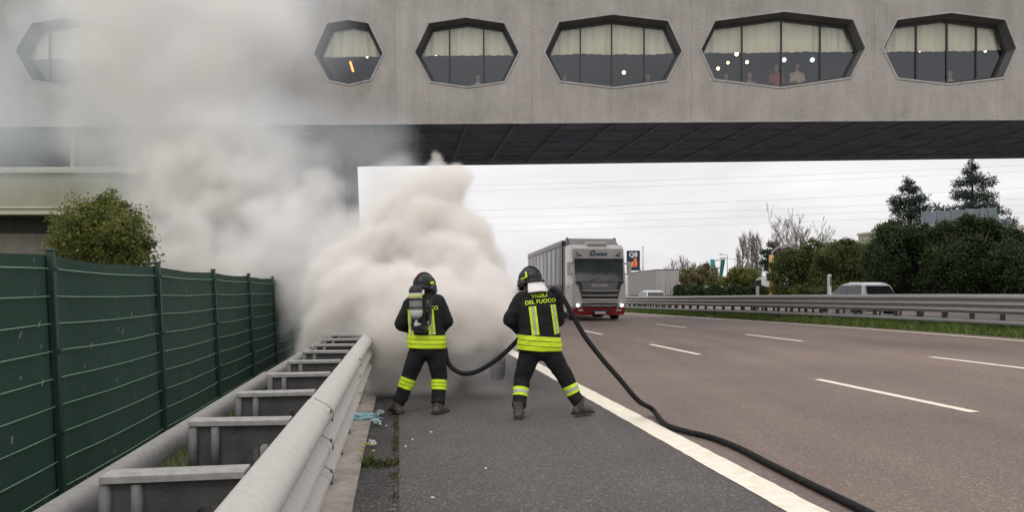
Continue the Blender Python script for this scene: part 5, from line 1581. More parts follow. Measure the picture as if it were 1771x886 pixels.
def firefighter(name, label, Yc, cx, J, rings, leg_r, hands, stripes_leg, sleeve=(.105, .088, .066), seed=0, face_rz=0.0):
    org = Vector((P(cx, HOR, Yc).x, Yc, 0))
    def L(px, py, dy=0.0): return P(px, py, Yc + dy) - org
    t = thing(name, label, 'person', org)
    j = {k: L(*v) for k, v in J.items()}
    # --- body underneath: one continuous figure
    b = MB()
    hd = j['head']
    Mh = Matrix.Rotation(face_rz, 3, 'Z')
    b.ell(hd, (.078, .098, .115), 18, Mh)
    b.ell(hd + Mh @ Vector((0, .055, -.055)), (.055, .052, .058), 12, Mh)
    b.ell(hd + Mh @ Vector((0, .103, -.018)), (.013, .022, .028), 8, Mh)
    b.ell(hd + Mh @ Vector((0, .085, .022)), (.055, .016, .012), 8, Mh)
    b.ell(hd + Mh @ Vector((0, .092, -.060)), (.026, .014, .010), 8, Mh)
    for sx in (-1, 1):
        b.ell(hd + Mh @ Vector((sx * .080, -.005, -.012)), (.012, .022, .032), 8, Mh)
    b.capsule(j['neck'] - Vector((0, 0, .03)), .062, hd - Vector((0, 0, .06)), .055)
    tr = [(L(px, py, dy), rx * .80, ry * .80, 0) for px, py, dy, rx, ry in rings]
    b.loft(tr)
    b.ell((j['hipL'] + j['hipR']) / 2, (.165, .125, .12), 16)
    for s_ in 'LR':
        b.capsule(j['sh' + s_], .062, j['el' + s_], .048); b.capsule(j['el' + s_], .048, j['wr' + s_], .034)
        b.capsule(j['hip' + s_], .085, j['kn' + s_], .058); b.capsule(j['kn' + s_], .058, j['an' + s_], .040)
        b.ell(j['wr' + s_], (.035, .035, .045), 8)
        fd = j['to' + s_] - j['an' + s_]; fd.z = 0
        b.capsule(j['an' + s_] - Vector((0, 0, .02)), .036, j['an' + s_] + fd * .7 - Vector((0, 0, .035)), .026)
    me = remesh(b, .014, 3); me.materials.append(M['skin'])
    link('body', me, t)
    # --- trousers
    q = MB()
    q.ell((j['hipL'] + j['hipR']) / 2 + Vector((0, 0, .03)), (.20, .155, .15), 18)
    for s_ in 'LR':
        h, k, a = j['hip' + s_], j['kn' + s_], j['an' + s_]
        q.capsule(h, leg_r[0], h.lerp(k, .6), leg_r[1] * 1.12, 16); q.capsule(h.lerp(k, .5), leg_r[1] * 1.15, k, leg_r[1], 16)
        d = (a - k)
        q.capsule(k, leg_r[1], k + d * .55, leg_r[2], 16)
        e = a + Vector((0, 0, .045))
        q.tube([k + d * .45, k + d * .7, e], [leg_r[2], leg_r[2] * .98, leg_r[2] * 1.0], 16)
    trs = remesh(q, .011, 4, .0055, 7.5, seed)
    trs.materials.append(M['bunker'])
    to = link('trousers', trs, t)
    # --- jacket
    q = MB()
    q.loft([(L(px, py, dy), rx, ry, 0) for px, py, dy, rx, ry in rings], 26)
    for s_ in 'LR':
        q.capsule(j['sh' + s_], sleeve[0], j['el' + s_], sleeve[1], 16); q.capsule(j['el' + s_], sleeve[1], j['wr' + s_], sleeve[2], 16)
    q.capsule(j['shL'].lerp(j['neck'], .35), .075, j['neck'], .075); q.capsule(j['shR'].lerp(j['neck'], .35), .075, j['neck'], .075)
    jk = remesh(q, .011, 4, .0060, 6.5, seed + 3)
    jk.materials.append(M['bunker'])
    jo = link('jacket', jk, t)
    q = MB().lathe([(.082, -.03), (.088, .0), (.084, .035), (.070, .04)], j['neck'] + Vector((0, -.005, -.01)), 18)
    q.build('collar', M['bunker'], jo)
    # --- boots
    for s_ in 'LR':
        a, tt = j['an' + s_], j['to' + s_]
        fd = (tt - a); fd.z = 0; fd.normalize()
        q = MB()
        g0 = Vector((a.x, a.y, 0)); zb = max(0.0, a.z - .10)
        up = Vector((0, 0, zb))
        q.tube([g0 + up + Vector((0, 0, .05)), g0 + up + Vector((0, 0, .19))], [.062, .066], 14)
        q.capsule(g0 + up - fd * .045 + Vector((0, 0, .045)), .044, g0 + up + fd * .12 + Vector((0, 0, .048)), .050, 12)
        q.capsule(g0 + up + fd * .08 + Vector((0, 0, .045)), .050, g0 + up + fd * .18 + Vector((0, 0, .04)), .040, 12)
        bt = remesh(q, .009, 2, .003, 18, seed); bt.materials.append(M['boot'])
        bo = link('boot', bt, t)
        ang = math.atan2(fd.y, fd.x)
        MB().bbox(g0 + up + fd * .065 + Vector((0, 0, .013)), (.30, .10, .026), .011, rz=ang).build('sole', M['black'], bo)
    for (c, ax, nr, sd) in hands:
        glove(L(*c), Vector(ax), Vector(nr), t, sd)
    # --- leg bands, cut square to the shin
    for s_, (f, wid, mode) in stripes_leg.items():
        k, a = j['kn' + s_], j['an' + s_]
        d = (a - k).normalized(); c = k.lerp(a, f)
        other = j['kn' + ('R' if s_ == 'L' else 'L')]
        xm = (k.x + other.x) / 2
        keep = (lambda co, no, xm=xm: co.x < xm) if s_ == 'L' else (lambda co, no, xm=xm: co.x > xm)
        parts = [(-wid / 2, wid / 2)] if mode == 'tape' else [(-wid / 2, -wid * .20), (-wid * .15, wid * .15), (wid * .20, wid / 2)]
        for (u0, u1) in parts:
            bo = band(trs, [(c + d * u1, d), (c + d * u0, -d)], keep, .004, 'leg_stripe', M['hivis'], to)
        if mode == 'tape':
            band(trs, [(c + d * wid * .17, d), (c - d * wid * .17, -d)], keep, .0065, 'silver_tape', M['silver_tape'], bo)
    return t, j, jk, jo, trs, to, L, org

def waist_bands(jk, jo, zc, h, slope, L):
    n = Vector((slope, 0, 1)).normalized()
    for u0, u1 in ((-.5, -.20), (-.155, .15), (.195, .5)):
        band(jk, [(Vector((0, 0, zc + h * u1)), n), (Vector((0, 0, zc + h * u0)), -n)], lambda co, no: co.z < zc + h and abs(no.z) < .75, .004, 'waist_stripe', M['hivis'], jo)
def back_strip(jk, jo, x0, x1, w0, w1, z0, z1, silver=True):
    """upright strip on the back, from (x0,z0) to (x1,z1)"""
    a, b = Vector((x0, 0, z0)), Vector((x1, 0, z1))
    d = (b - a).normalized(); r = Vector((d.z, 0, -d.x))
    keep = lambda co, no: no.y < -.12 and abs(co.x - x0) < .15
    bo = band(jk, [(a + r * w0, r), (a - r * w0, -r), (b, d), (a, -d)], keep, .0045, 'back_strip', M['hivis'], jo, True)
    if silver: band(jk, [(a + r * w0 * .36, r), (a - r * w0 * .30, -r), (b, d), (a, -d)], keep, .007, 'silver_tape', M['silver_tape'], bo, True)

def helmet(parent, c, rz, tilt, seed, shell=None, comb=True, mark='chevron'):
    """fire helmet: shell, flared brim, comb, visor, side mark; front towards local +y"""
    Mx = Matrix.Rotation(rz, 3, 'Z') @ Matrix.Rotation(tilt, 3, 'X')
    def W(x, y, z): return c + Mx @ Vector((x, y, z))
    q = MB()
    q.ell(W(0, 0, .02), (.122, .150, .120), 22, Mx)
    q.ell(W(0, -.03, -.035), (.118, .125, .085), 18, Mx)
    me = remesh(q, .008, 3)
    # open the underside
    bm = bmesh.new(); bm.from_mesh(me)
    bmesh.ops.bisect_plane(bm, geom=list(bm.verts) + list(bm.edges) + list(bm.faces), plane_co=W(0, 0, -.075), plane_no=Mx @ Vector((0, .25, -1)), clear_outer=True)
    bm.to_mesh(me); bm.free(); me.materials.append(M['helmet'])
    sh = link('helmet', me, parent)
    pts = [W(math.cos(a) * .136, math.sin(a) * .165, -.045 - .012 * math.sin(a)) for a in [2 * math.pi * k / 28 for k in range(29)]]
    MB().tube(pts, .011, 6, caps=False).build('brim', M['helmet'], sh)
    if comb:
        arc = [W(0, math.cos(a) * .150, .02 + math.sin(a) * .126) for a in [math.radians(x) for x in range(25, 160, 12)]]
        MB().tube(arc, [.010 + .006 * math.sin(math.pi * k / (len(arc) - 1)) for k in range(len(arc))], 8).build('comb', M['helmet'], sh)
    # visor: curved pane in front
    vs = []; fs = []
    for i in range(11):
        a = math.radians(25 + 13 * i)
        for k, (z, r) in enumerate(((.01, .150), (-.05, .158), (-.105, .150))):
            vs.append(W(math.cos(a) * r * .86, math.sin(a) * r + .012, z))
    for i in range(10):
        for k in range(2): fs.append((i * 3 + k, (i + 1) * 3 + k, (i + 1) * 3 + k + 1, i * 3 + k + 1))
    MB().add(vs, fs, True).build('visor', M['side_glass'], sh)
    for sx in (-1, 1):
        MB().ell(W(sx * .120, .02, -.04), (.022, .045, .05), 12, Mx).build('ear_cover', M['dark_plastic'], sh)
        # yellow mark on each side
        if mark == 'chevron':
            pl_ = [(-.050, .062), (-.028, .066), (-.040, .010), (.030, -.002), (.034, -.020), (-.062, -.004)]
        else:
            pl_ = [(-.03, .02), (.03, .03), (.035, .0), (-.03, -.008)]
        pv = []
        for y, z in pl_:
            th = math.sqrt(max(.05, 1 - (y / .152) ** 2 - ((z) / .125) ** 2))
            pv.append(W(sx * (.124 * th + .004), y, z + .02))
        MB().add(pv, [tuple(range(len(pv)))]).add([p_ + Mx @ Vector((sx * .003, 0, 0)) for p_ in pv], [tuple(range(len(pv)))]).build('side_mark', M['hivis'], sh)
    return sh, W

def drape(W, a0, a1, r0, r1, z0, z1, material, parent, name='neck_guard', seed=0):
    """stiff cloth hanging from the rim of a helmet"""
    vs = []; fs = []; n, m_ = 16, 8
    for i in range(n + 1):
        a = math.radians(a0 + (a1 - a0) * i / n)
        for k in range(m_ + 1):
            u = k / m_
            r = r0 + (r1 - r0) * u + .010 * noise.noise(Vector((i * .45, u * 2, seed)))
            vs.append(W(math.cos(a) * r * .9, math.sin(a) * r, z0 + (z1 - z0) * u + .010 * noise.noise(Vector((i * .3, 1, seed))) * u))
    for i in range(n):
        for k in range(m_):
            q = i * (m_ + 1) + k
            fs.append((q, q + m_ + 1, q + m_ + 2, q + 1))
    nb = len(vs)
    mb = MB().add(vs, fs, True)
    o = mb.build(name, material, parent)
    s_ = o.modifiers.new('thickness', 'SOLIDIFY'); s_.thickness = .004
    return o

# ---------------------------------------------------------------- the one with the hose over the shoulder
J2 = dict(neck=(931, 505, 0), head=(918, 488, .02), shL=(903, 521, .0), shR=(957, 519, 0), elL=(883, 553, .02), elR=(964, 553, .10),
          wrL=(908, 577, .24), wrR=(940, 551, .30), hipL=(918, 607, 0), hipR=(949, 606, 0), knL=(903, 655, .03), knR=(977, 652, .04),
          anL=(897, 711, -.12), anR=(1001, 702, .02), toL=(899, 711, .12), toR=(1022, 706, .14))
rings2 = [(933, 607, 0, .252, .170), (933, 590, 0, .248, .172), (932, 572, 0, .232, .165), (930, 550, -.01, .228, .160), (929, 530, -.015, .222, .150), (929, 518, -.01, .195, .130), (930, 510, 0, .125, .105), (931, 503, 0, .085, .085)]
hands2 = [((906, 576, .25), (1, .6, .8), (-.3, -.2, -.6), 1), ((940, 540, .29), (.45, -.1, .9), (.6, -.3, -.4), -1)]
f2, j2, jk2, jo2, tr2, to2, L2, org2 = firefighter('person', 'firefighter in black turnout gear with bare yellow-striped back, hose over the shoulder', 8.5, 931, J2, rings2, (.125, .095, .080), hands2,
    {'L': (.44, .098, 'tape'), 'R': (.44, .105, 'tape')}, seed=2, face_rz=math.radians(42))
f2['label'] = 'firefighter in black gear with two long yellow back strips, hose over the shoulder'
zc2 = L2(932, 593.5).z
waist_bands(jk2, jo2, zc2, .168, .075, L2)
a_, b_ = L2(926, 579), L2(920, 530)
back_strip(jk2, jo2, a_.x, b_.x, .042, .042, a_.z, b_.z)
a_, b_ = L2(962, 577), L2(955, 527)
back_strip(jk2, jo2, a_.x, b_.x, .030, .030, a_.z, b_.z)
c_ = L2(932, 511.5); project_text('VIGILI', .060, .185, (c_.x, c_.z), .10, jk2, jo2, M['hivis'], .0008)
c_ = L2(934, 521.5); project_text('DEL FUOCO', .060, .345, (c_.x, c_.z), .10, jk2, jo2, M['hivis'], .0008)
hs2, W2_ = helmet(f2, L2(917, 484, .03), math.radians(48), math.radians(-8), 1)
drape(W2_, 205, 340, .140, .20, -.03, -.165, M['neck_cloth'], hs2, seed=1)

# ---------------------------------------------------------------- the one with the air cylinder
J1 = dict(neck=(738, 512, 0), head=(735, 500, .03), shL=(713, 527, .0), shR=(755, 524, 0), elL=(695, 560, .02), elR=(771, 557, .02),
          wrL=(722, 572, .33), wrR=(752, 580, .30), hipL=(725, 607, 0), hipR=(752, 606, 0), knL=(708, 650, .03), knR=(760, 652, .03),
          anL=(688, 703, .0), anR=(757, 706, -.05), toL=(676, 706, .2), toR=(772, 706, .15))
rings1 = [(738, 603, 0, .228, .160), (738, 588, 0, .224, .160), (737, 566, 0, .208, .155), (736, 545, 0, .208, .155), (736, 530, 0, .200, .145), (737, 521, 0, .170, .125), (738, 514, 0, .110, .10), (738, 508, 0, .082, .082)]
hands1 = [((722, 566, .42), (.7, -.5, .1), (-.1, -.8, -.4), 1), ((751, 578, .36), (.6, -.6, -.6), (.2, -.7, .3), -1)]
f1, j1, jk1, jo1, tr1, to1, L1, org1 = firefighter('person', 'firefighter in black gear carrying a grey air cylinder on the back', 8.75, 738, J1, rings1, (.118, .093, .082), hands1,
    {'L': (.25, .125, 'three'), 'R': (.27, .115, 'three')}, seed=7, face_rz=math.radians(-28))
zc1 = L1(738, 590.5).z
waist_bands(jk1, jo1, zc1, .150, .02, L1)
a_, b_ = L1(750, 578), L1(746, 535)
back_strip(jk1, jo1, a_.x, b_.x, .038, .038, a_.z, b_.z)
a_, b_ = L1(714, 580), L1(712, 535)
back_strip(jk1, jo1, a_.x, b_.x, .034, .034, a_.z, b_.z)
c_ = L1(735, 523); project_text('VIGILI', .055, .175, (c_.x, c_.z), 0, jk1, jo1, M['hivis'], .0008)
c_ = L1(735, 532.5); project_text('DEL FUOCO', .058, .33, (c_.x, c_.z), 0, jk1, jo1, M['hivis'], .0008)
hs1, W1_ = helmet(f1, L1(734, 494, .03), math.radians(-40), math.radians(-6), 2, mark='bar')
drape(W1_, 205, 322, .130, .150, -.035, -.125, M['neck_cloth'], hs1, seed=4)
rs = [W1_(0, math.cos(a) * .158, .02 + math.sin(a) * .134) for a in [math.radians(x) for x in range(118, 168, 8)]]
MB().tube(rs, .008, 6).build('red_stripe', M['truck_red'], hs1)

# breathing apparatus: a thing worn on the back
ba = thing('breathing_apparatus', 'grey air cylinder with white bands strapped to a firefighter\'s back', 'air cylinder', org1)
ct, cb = L1(718.5, 498, -.255), L1(720, 553, -.265)
ax = (cb - ct).normalized(); Lc = (cb - ct).length
Mx = ax.to_track_quat('Z', 'Y').to_matrix()
rc = .074
MB().lathe([(.03, -.012), (.055, -.004), (rc - .006, .02), (rc, .05), (rc, Lc * .80), (rc - .008, Lc * .88), (rc - .028, Lc * .95), (.03, Lc)], ct, 26, Mx).build('cylinder', M['cyl_grey'], ba)
MB().lathe([(.05, -.016), (rc - .002, .012), (rc + .004, .05), (rc + .003, .055), (rc - .02, .05)], ct, 24, Mx).build('top_cap', M['black'], ba)
MB().lathe([(rc + .0025, .065), (rc + .0035, .068), (rc + .0035, .125), (rc + .0025, .128)], ct, 24, Mx).build('white_band', M['cyl_white'], ba)
MB().lathe([(rc + .0035, .08), (rc + .005, .082), (rc + .005, .112), (rc + .0035, .114)], ct, 24, Mx).build('yellow_band', mat('pale_yellow', (.55, .55, .16), .5, var=.1), ba)
MB().lathe([(rc + .002, Lc * .72), (rc + .003, Lc * .73), (rc + .002, Lc * .80), (rc - .006, Lc * .88), (rc - .024, Lc * .95)], ct, 24, Mx).build('lower_shoulder', M['cyl_white'], ba)
MB().lathe([(rc + .004, Lc * .33), (rc + .010, Lc * .335), (rc + .010, Lc * .385), (rc + .004, Lc * .39)], ct, 24, Mx).lathe([(rc + .004, Lc * .60), (rc + .009, Lc * .605), (rc + .009, Lc * .635), (rc + .004, Lc * .64)], ct, 24, Mx).build('cylinder_strap', M['black'], ba)
MB().lathe([(.018, 0), (.020, .03), (.014, .035)], cb, 12, Mx).bbox(cb + ax * .055, (.05, .045, .045), .01).tube([cb + ax * .055 + Vector((-.045, 0, 0)), cb + ax * .055 + Vector((.05, -.01, 0))], .012, 8).build('valve', M['chrome'], ba)
MB().lathe([(.024, 0), (.026, .012), (.024, .026)], cb + ax * .045 + Vector((-.06, -.01, 0)), 14, Matrix.Rotation(math.radians(90), 3, 'Y')).build('hand_wheel', M['black'], ba)
# back plate between cylinder and jacket
pc = L1(724, 545, -.185)
MB().bbox(pc, (.17, .035, .36), .015).bbox(pc + Vector((.02, -.02, -.17)), (.16, .06, .08), .02).build('back_plate', M['black'], ba)
for sx, pxs in ((1, (751, 748, 745)), (-1, (716, 713, 713))):
    p0 = L1(pxs[0] - 4 * sx, 517, -.135); p1 = L1(pxs[1] - 6 * sx, 535, -.185); p2 = L1(pxs[2] - 6 * sx, 560, -.195)
    MB().tube([p0, p1, p2], .018, 6).build('shoulder_strap', M['black'], ba)
MB().tube([cb + ax * .06, cb + ax * .085 + Vector((.04, -.01, .0)), L1(733, 572, -.24), L1(744, 560, -.235), L1(746, 540, -.22), L1(742, 520, -.17), L1(752, 513, -.06)], .010, 7).build('pressure_hose', M['black'], ba)
for c0, r in ((L1(740.5, 559, -.225), .018), (L1(737.5, 568, -.225), .020)):
    MB().tube([c0 + Vector((math.cos(a) * r * .6, 0, math.sin(a) * r)) for a in [2 * math.pi * k / 14 for k in range(15)]], .0035, 5, caps=False).build('snap_hook', M['chrome'], ba)
MB().bbox(L1(737, 525, -.19), (.03, .03, .09), .008).bbox(L1(739, 530, -.19), (.05, .025, .03), .008).build('reducer', M['dark_plastic'], ba)

# ---------------------------------------------------------------- fire hose
def catmull(pts, k=8):
    out = []
    pts = [pts[0]] + pts + [pts[-1]]
    for i in range(1, len(pts) - 2):
        p0, p1, p2, p3 = pts[i - 1:i + 3]
        for j_ in range(k):
            u = j_ / k
            out.append(.5 * ((2 * p1) + (p2 - p0) * u + (2 * p0 - 5 * p1 + 4 * p2 - p3) * u * u + (3 * p1 - p0 - 3 * p2 + p3) * u ** 3))
    out.append(pts[-2])
    return out
HR = .028
def on_road(px, py, lift=.0):
    q = P(px, py, 1842 / (py - HOR))
    a, b = st(q)
    q.z = road_z(a, b) + HR + .004 + lift
    return q
hp = [P(735, 566, 9.40), P(722, 566, 9.17), P(738, 572, 9.14), P(751, 578, 9.10), P(768, 600, 8.98), P(773, 622, 8.88), P(782, 637, 8.82), P(800, 646.5, 8.78), P(822, 644, 8.74), P(850, 629, 8.72), P(875, 609, 8.72), P(893, 591, 8.74), P(906, 576, 8.75),
      P(922, 562, 8.82), P(940, 540, 8.79), P(950, 515, 8.68), P(955, 501, 8.50), P(964, 503, 8.36), P(975, 518, 8.30), P(990, 545, 8.28), P(1012, 583, 8.24), P(1042, 622, 8.18), P(1075, 660, 8.12), P(1104, 694, 8.05),
      on_road(1128, 722, .05), on_road(1150, 740), on_road(1185, 753), on_road(1230, 765), on_road(1275, 783), on_road(1330, 812), on_road(1400, 848), on_road(1490, 893), on_road(1600, 950), on_road(1730, 1010)]
hose = thing('fire_hose', 'black fire hose running over the road and the shoulder of a firefighter', 'hose', (0, 0, 0))
MB().tube(catmull(hp, 7), HR, 12).build('tube', mat('hose_rubber', (.009, .009, .010), .75, col2=(.020, .0195, .0195), scale=14, bump=.3, bscale=150, spec=.2), hose)
nz_d = (P(742, 558, 9.75) - P(735, 566, 9.40)).normalized()
MB().lathe([(.034, 0), (.036, .05), (.026, .07), (.024, .16), (.034, .19), (.036, .25), (.024, .26)], P(735, 566, 9.40) - nz_d * .02, 16, nz_d.to_track_quat('Z', 'Y').to_matrix()).build('nozzle', M['chrome'], hose)

# ---------------------------------------------------------------- guests at the bridge windows
def guest(px, y_in, z0, cloth, hair, label, seed, pose='sit', scale=1.0):
    x, _ = facade(px, 130)
    t = thing('person', label, 'person', Vector((0, BR0, 0)) + Matrix.Rotation(BR_A, 3, 'Z') @ Vector((x * (1 + y_in / 24.5), y_in, z0)))
    q = MB()
    hz = .62 if pose == 'sit' else 1.02
    q.loft([((0, 0, hz - .12), .17, .13, 0), ((0, 0, hz + .15), .16, .12, 0), ((0, 0, hz + .42), .20, .12, 0), ((0, 0, hz + .50), .10, .08, 0)], 14)
    q.capsule((0, 0, hz + .48), .055, (0, -.01, hz + .58), .05); q.ell((0, -.015, hz + .69), (.078, .095, .115), 14)
    q.ell((0, -.11, hz + .68), (.012, .02, .025), 6)
    for sx in (-1, 1):
        q.capsule((sx * .19, 0, hz + .42), .055, (sx * .23, -.05, hz + .15), .045); q.capsule((sx * .23, -.05, hz + .15), .045, (sx * .12, -.28, hz + .10), .035)
        q.ell((sx * .11, -.32, hz + .10), (.035, .05, .022), 8)
        if pose == 'sit':
            q.capsule((sx * .09, 0, hz - .1), .085, (sx * .12, -.42, hz - .08), .065); q.capsule((sx * .12, -.42, hz - .08), .062, (sx * .12, -.40, .08), .045)
        else:
            q.capsule((sx * .09, 0, hz - .08), .085, (sx * .10, -.02, hz * .5), .062); q.capsule((sx * .10, -.02, hz * .5), .06, (sx * .10, 0, .08), .045)
        fy = -.40 if pose == 'sit' else 0
        q.capsule((sx * .12, fy, .05), .04, (sx * .12, fy - .13, .04), .035)
    me = remesh(q, .024, 2); me.materials.append(M['skin'])
    bo = link('body', me, t)
    band(me, [], lambda co, no: hz - .14 < co.z < hz + .50 and not (co.y < -.24 and abs(co.x) < .2), .012, 'shirt', cloth, t)
    band(me, [], lambda co, no: co.z <= hz - .10, .012, 'trousers', M['dark_plastic'], t)
    band(me, [], lambda co, no: co.z > hz + .70 and (co.y > -.07 or co.z > hz + .76), .012, 'hair', hair, t)
    return t
FLZ = BZ + .55
cl = {'red': mat('red_shirt', (.34, .05, .055), .8, var=.1), 'sand': mat('sand_shirt', (.55, .45, .28), .8, var=.1), 'white': mat('white_shirt', (.6, .58, .56), .8, var=.06), 'pink': mat('pink_shirt', (.5, .2, .2), .8, var=.1), 'blue': mat('slate_shirt', (.12, .17, .21), .8, var=.1)}
hb_ = mat('brown_hair', (.05, .03, .02), .6, var=.3, scale=30); hg_ = mat('grey_hair', (.35, .34, .33), .6, var=.2, scale=30)
guest(1253, 1.5, FLZ + .0, cl['blue'], hg_, 'grey-haired guest seated low in the corner of the widest bridge window', 1)
guest(1294, 1.4, FLZ + .0, cl['pink'], hg_, 'guest in pink seated behind the widest bridge window', 2)
guest(1340, 1.6, FLZ - .05, cl['red'], hb_, 'guest in red behind the mullion of the widest bridge window', 3, 'stand')
guest(1376, 1.5, FLZ - .06, cl['sand'], hg_, 'guest in a sand shirt standing behind the widest bridge window', 4, 'stand')
guest(974, 1.5, FLZ + .0, cl['pink'], hb_, 'guest in pink seated behind the four-pane window with one glowing lamp', 5)
guest(1119, 1.5, FLZ, cl['blue'], hg_, 'guest in slate blue seated behind the four-pane window with one glowing lamp', 6)
guest(825, 1.4, FLZ, cl['white'], hg_, 'guest in white seated behind the three-pane window beside the small undivided one', 7)
guest(1640, 1.4, FLZ, cl['pink'], hg_, 'guest in pink seated behind the four-pane window past the widest one', 8)
# pendant lamps in the dining room
lit = emit('warm_bulb', (1.0, .62, .28), 9.0); globe = emit('white_globe', (.85, .9, .92), 1.1)
for i, (px, py, r, m_, lab) in enumerate(((555, 100, .04, lit, 'tiny glowing lamp at the edge of the small undivided window'), (635, 98, .035, lit, 'tiny glowing lamp at the curtain hem of the small undivided window'),
        (754, 94, .04, lit, 'glowing pendant lamp in the first pane of a three-pane window'), (813, 93, .045, lit, 'glowing pendant lamp in the middle pane of a three-pane window'), (871, 92, .035, lit, 'glowing pendant lamp by the edge of a three-pane window'),
        (1079, 125, .06, lit, 'single low glowing lamp behind the four-pane window'), (1274, 93, .065, lit, 'bright glowing lamp just below the curtain of the widest window'), (1259, 108, .045, lit, 'small reddish glowing lamp hanging below the curtain lamp'), (1242, 118, .055, lit, 'orange glowing lamp hanging lowest in the widest window'), (1292, 107, .055, lit, 'glowing lamp beside the first mullion of the widest window'),
        (1356, 103, .085, globe, 'white globe lamp beside the middle mullion of the widest window'), (1405, 103, .085, globe, 'white globe lamp beside the third mullion of the widest window'),
        (1591, 87, .045, lit, 'glowing lamp under the curtain in the window past the widest one'), (1704, 88, .04, lit, 'small glowing lamp near the end of the window past the widest one'))):
    yi = 1.9
    a = (px - CX) / F_PX; X = a * (BR0 + yi) / (1 - BRK * a); Y = BR0 + yi + BRK * X
    c = P(px, py, Y)
    t = thing('pendant_lamp', lab, 'lamp', c)
    MB().ell((0, 0, 0), (r, r, r), 14).build('bulb', m_, t)
    MB().tube([(0, 0, r), (0, 0, BZ1 - .52 - c.z)], .006, 5).lathe([(r * .6, r * .7), (r * .3, r * 1.1), (.008, r * 1.5)], (0, 0, 0), 10).build('cord', M['dark_plastic'], t)
# red glowing tube lamp in the small window
c = P(608, 115, 26.2)
t = thing('tube_lamp', 'slanting orange tube lamp glowing behind the small undivided window', 'lamp', c)
MB().tube([(-.05, 0, .18), (.06, 0, -.18)], .035, 8).build('tube', emit('orange_tube', (1.0, .30, .08), 3.0), t)
MB().tube([(.06, 0, -.18), (.07, 0, -.62)], .03, 8).lathe([(.14, 0), (.14, .02), (.03, .04)], (.07, 0, FLZ - c.z), 12).tube([(.07, 0, -.6), (.07, 0, FLZ - c.z)], .03, 8).build('stand', M['dark_plastic'], t)
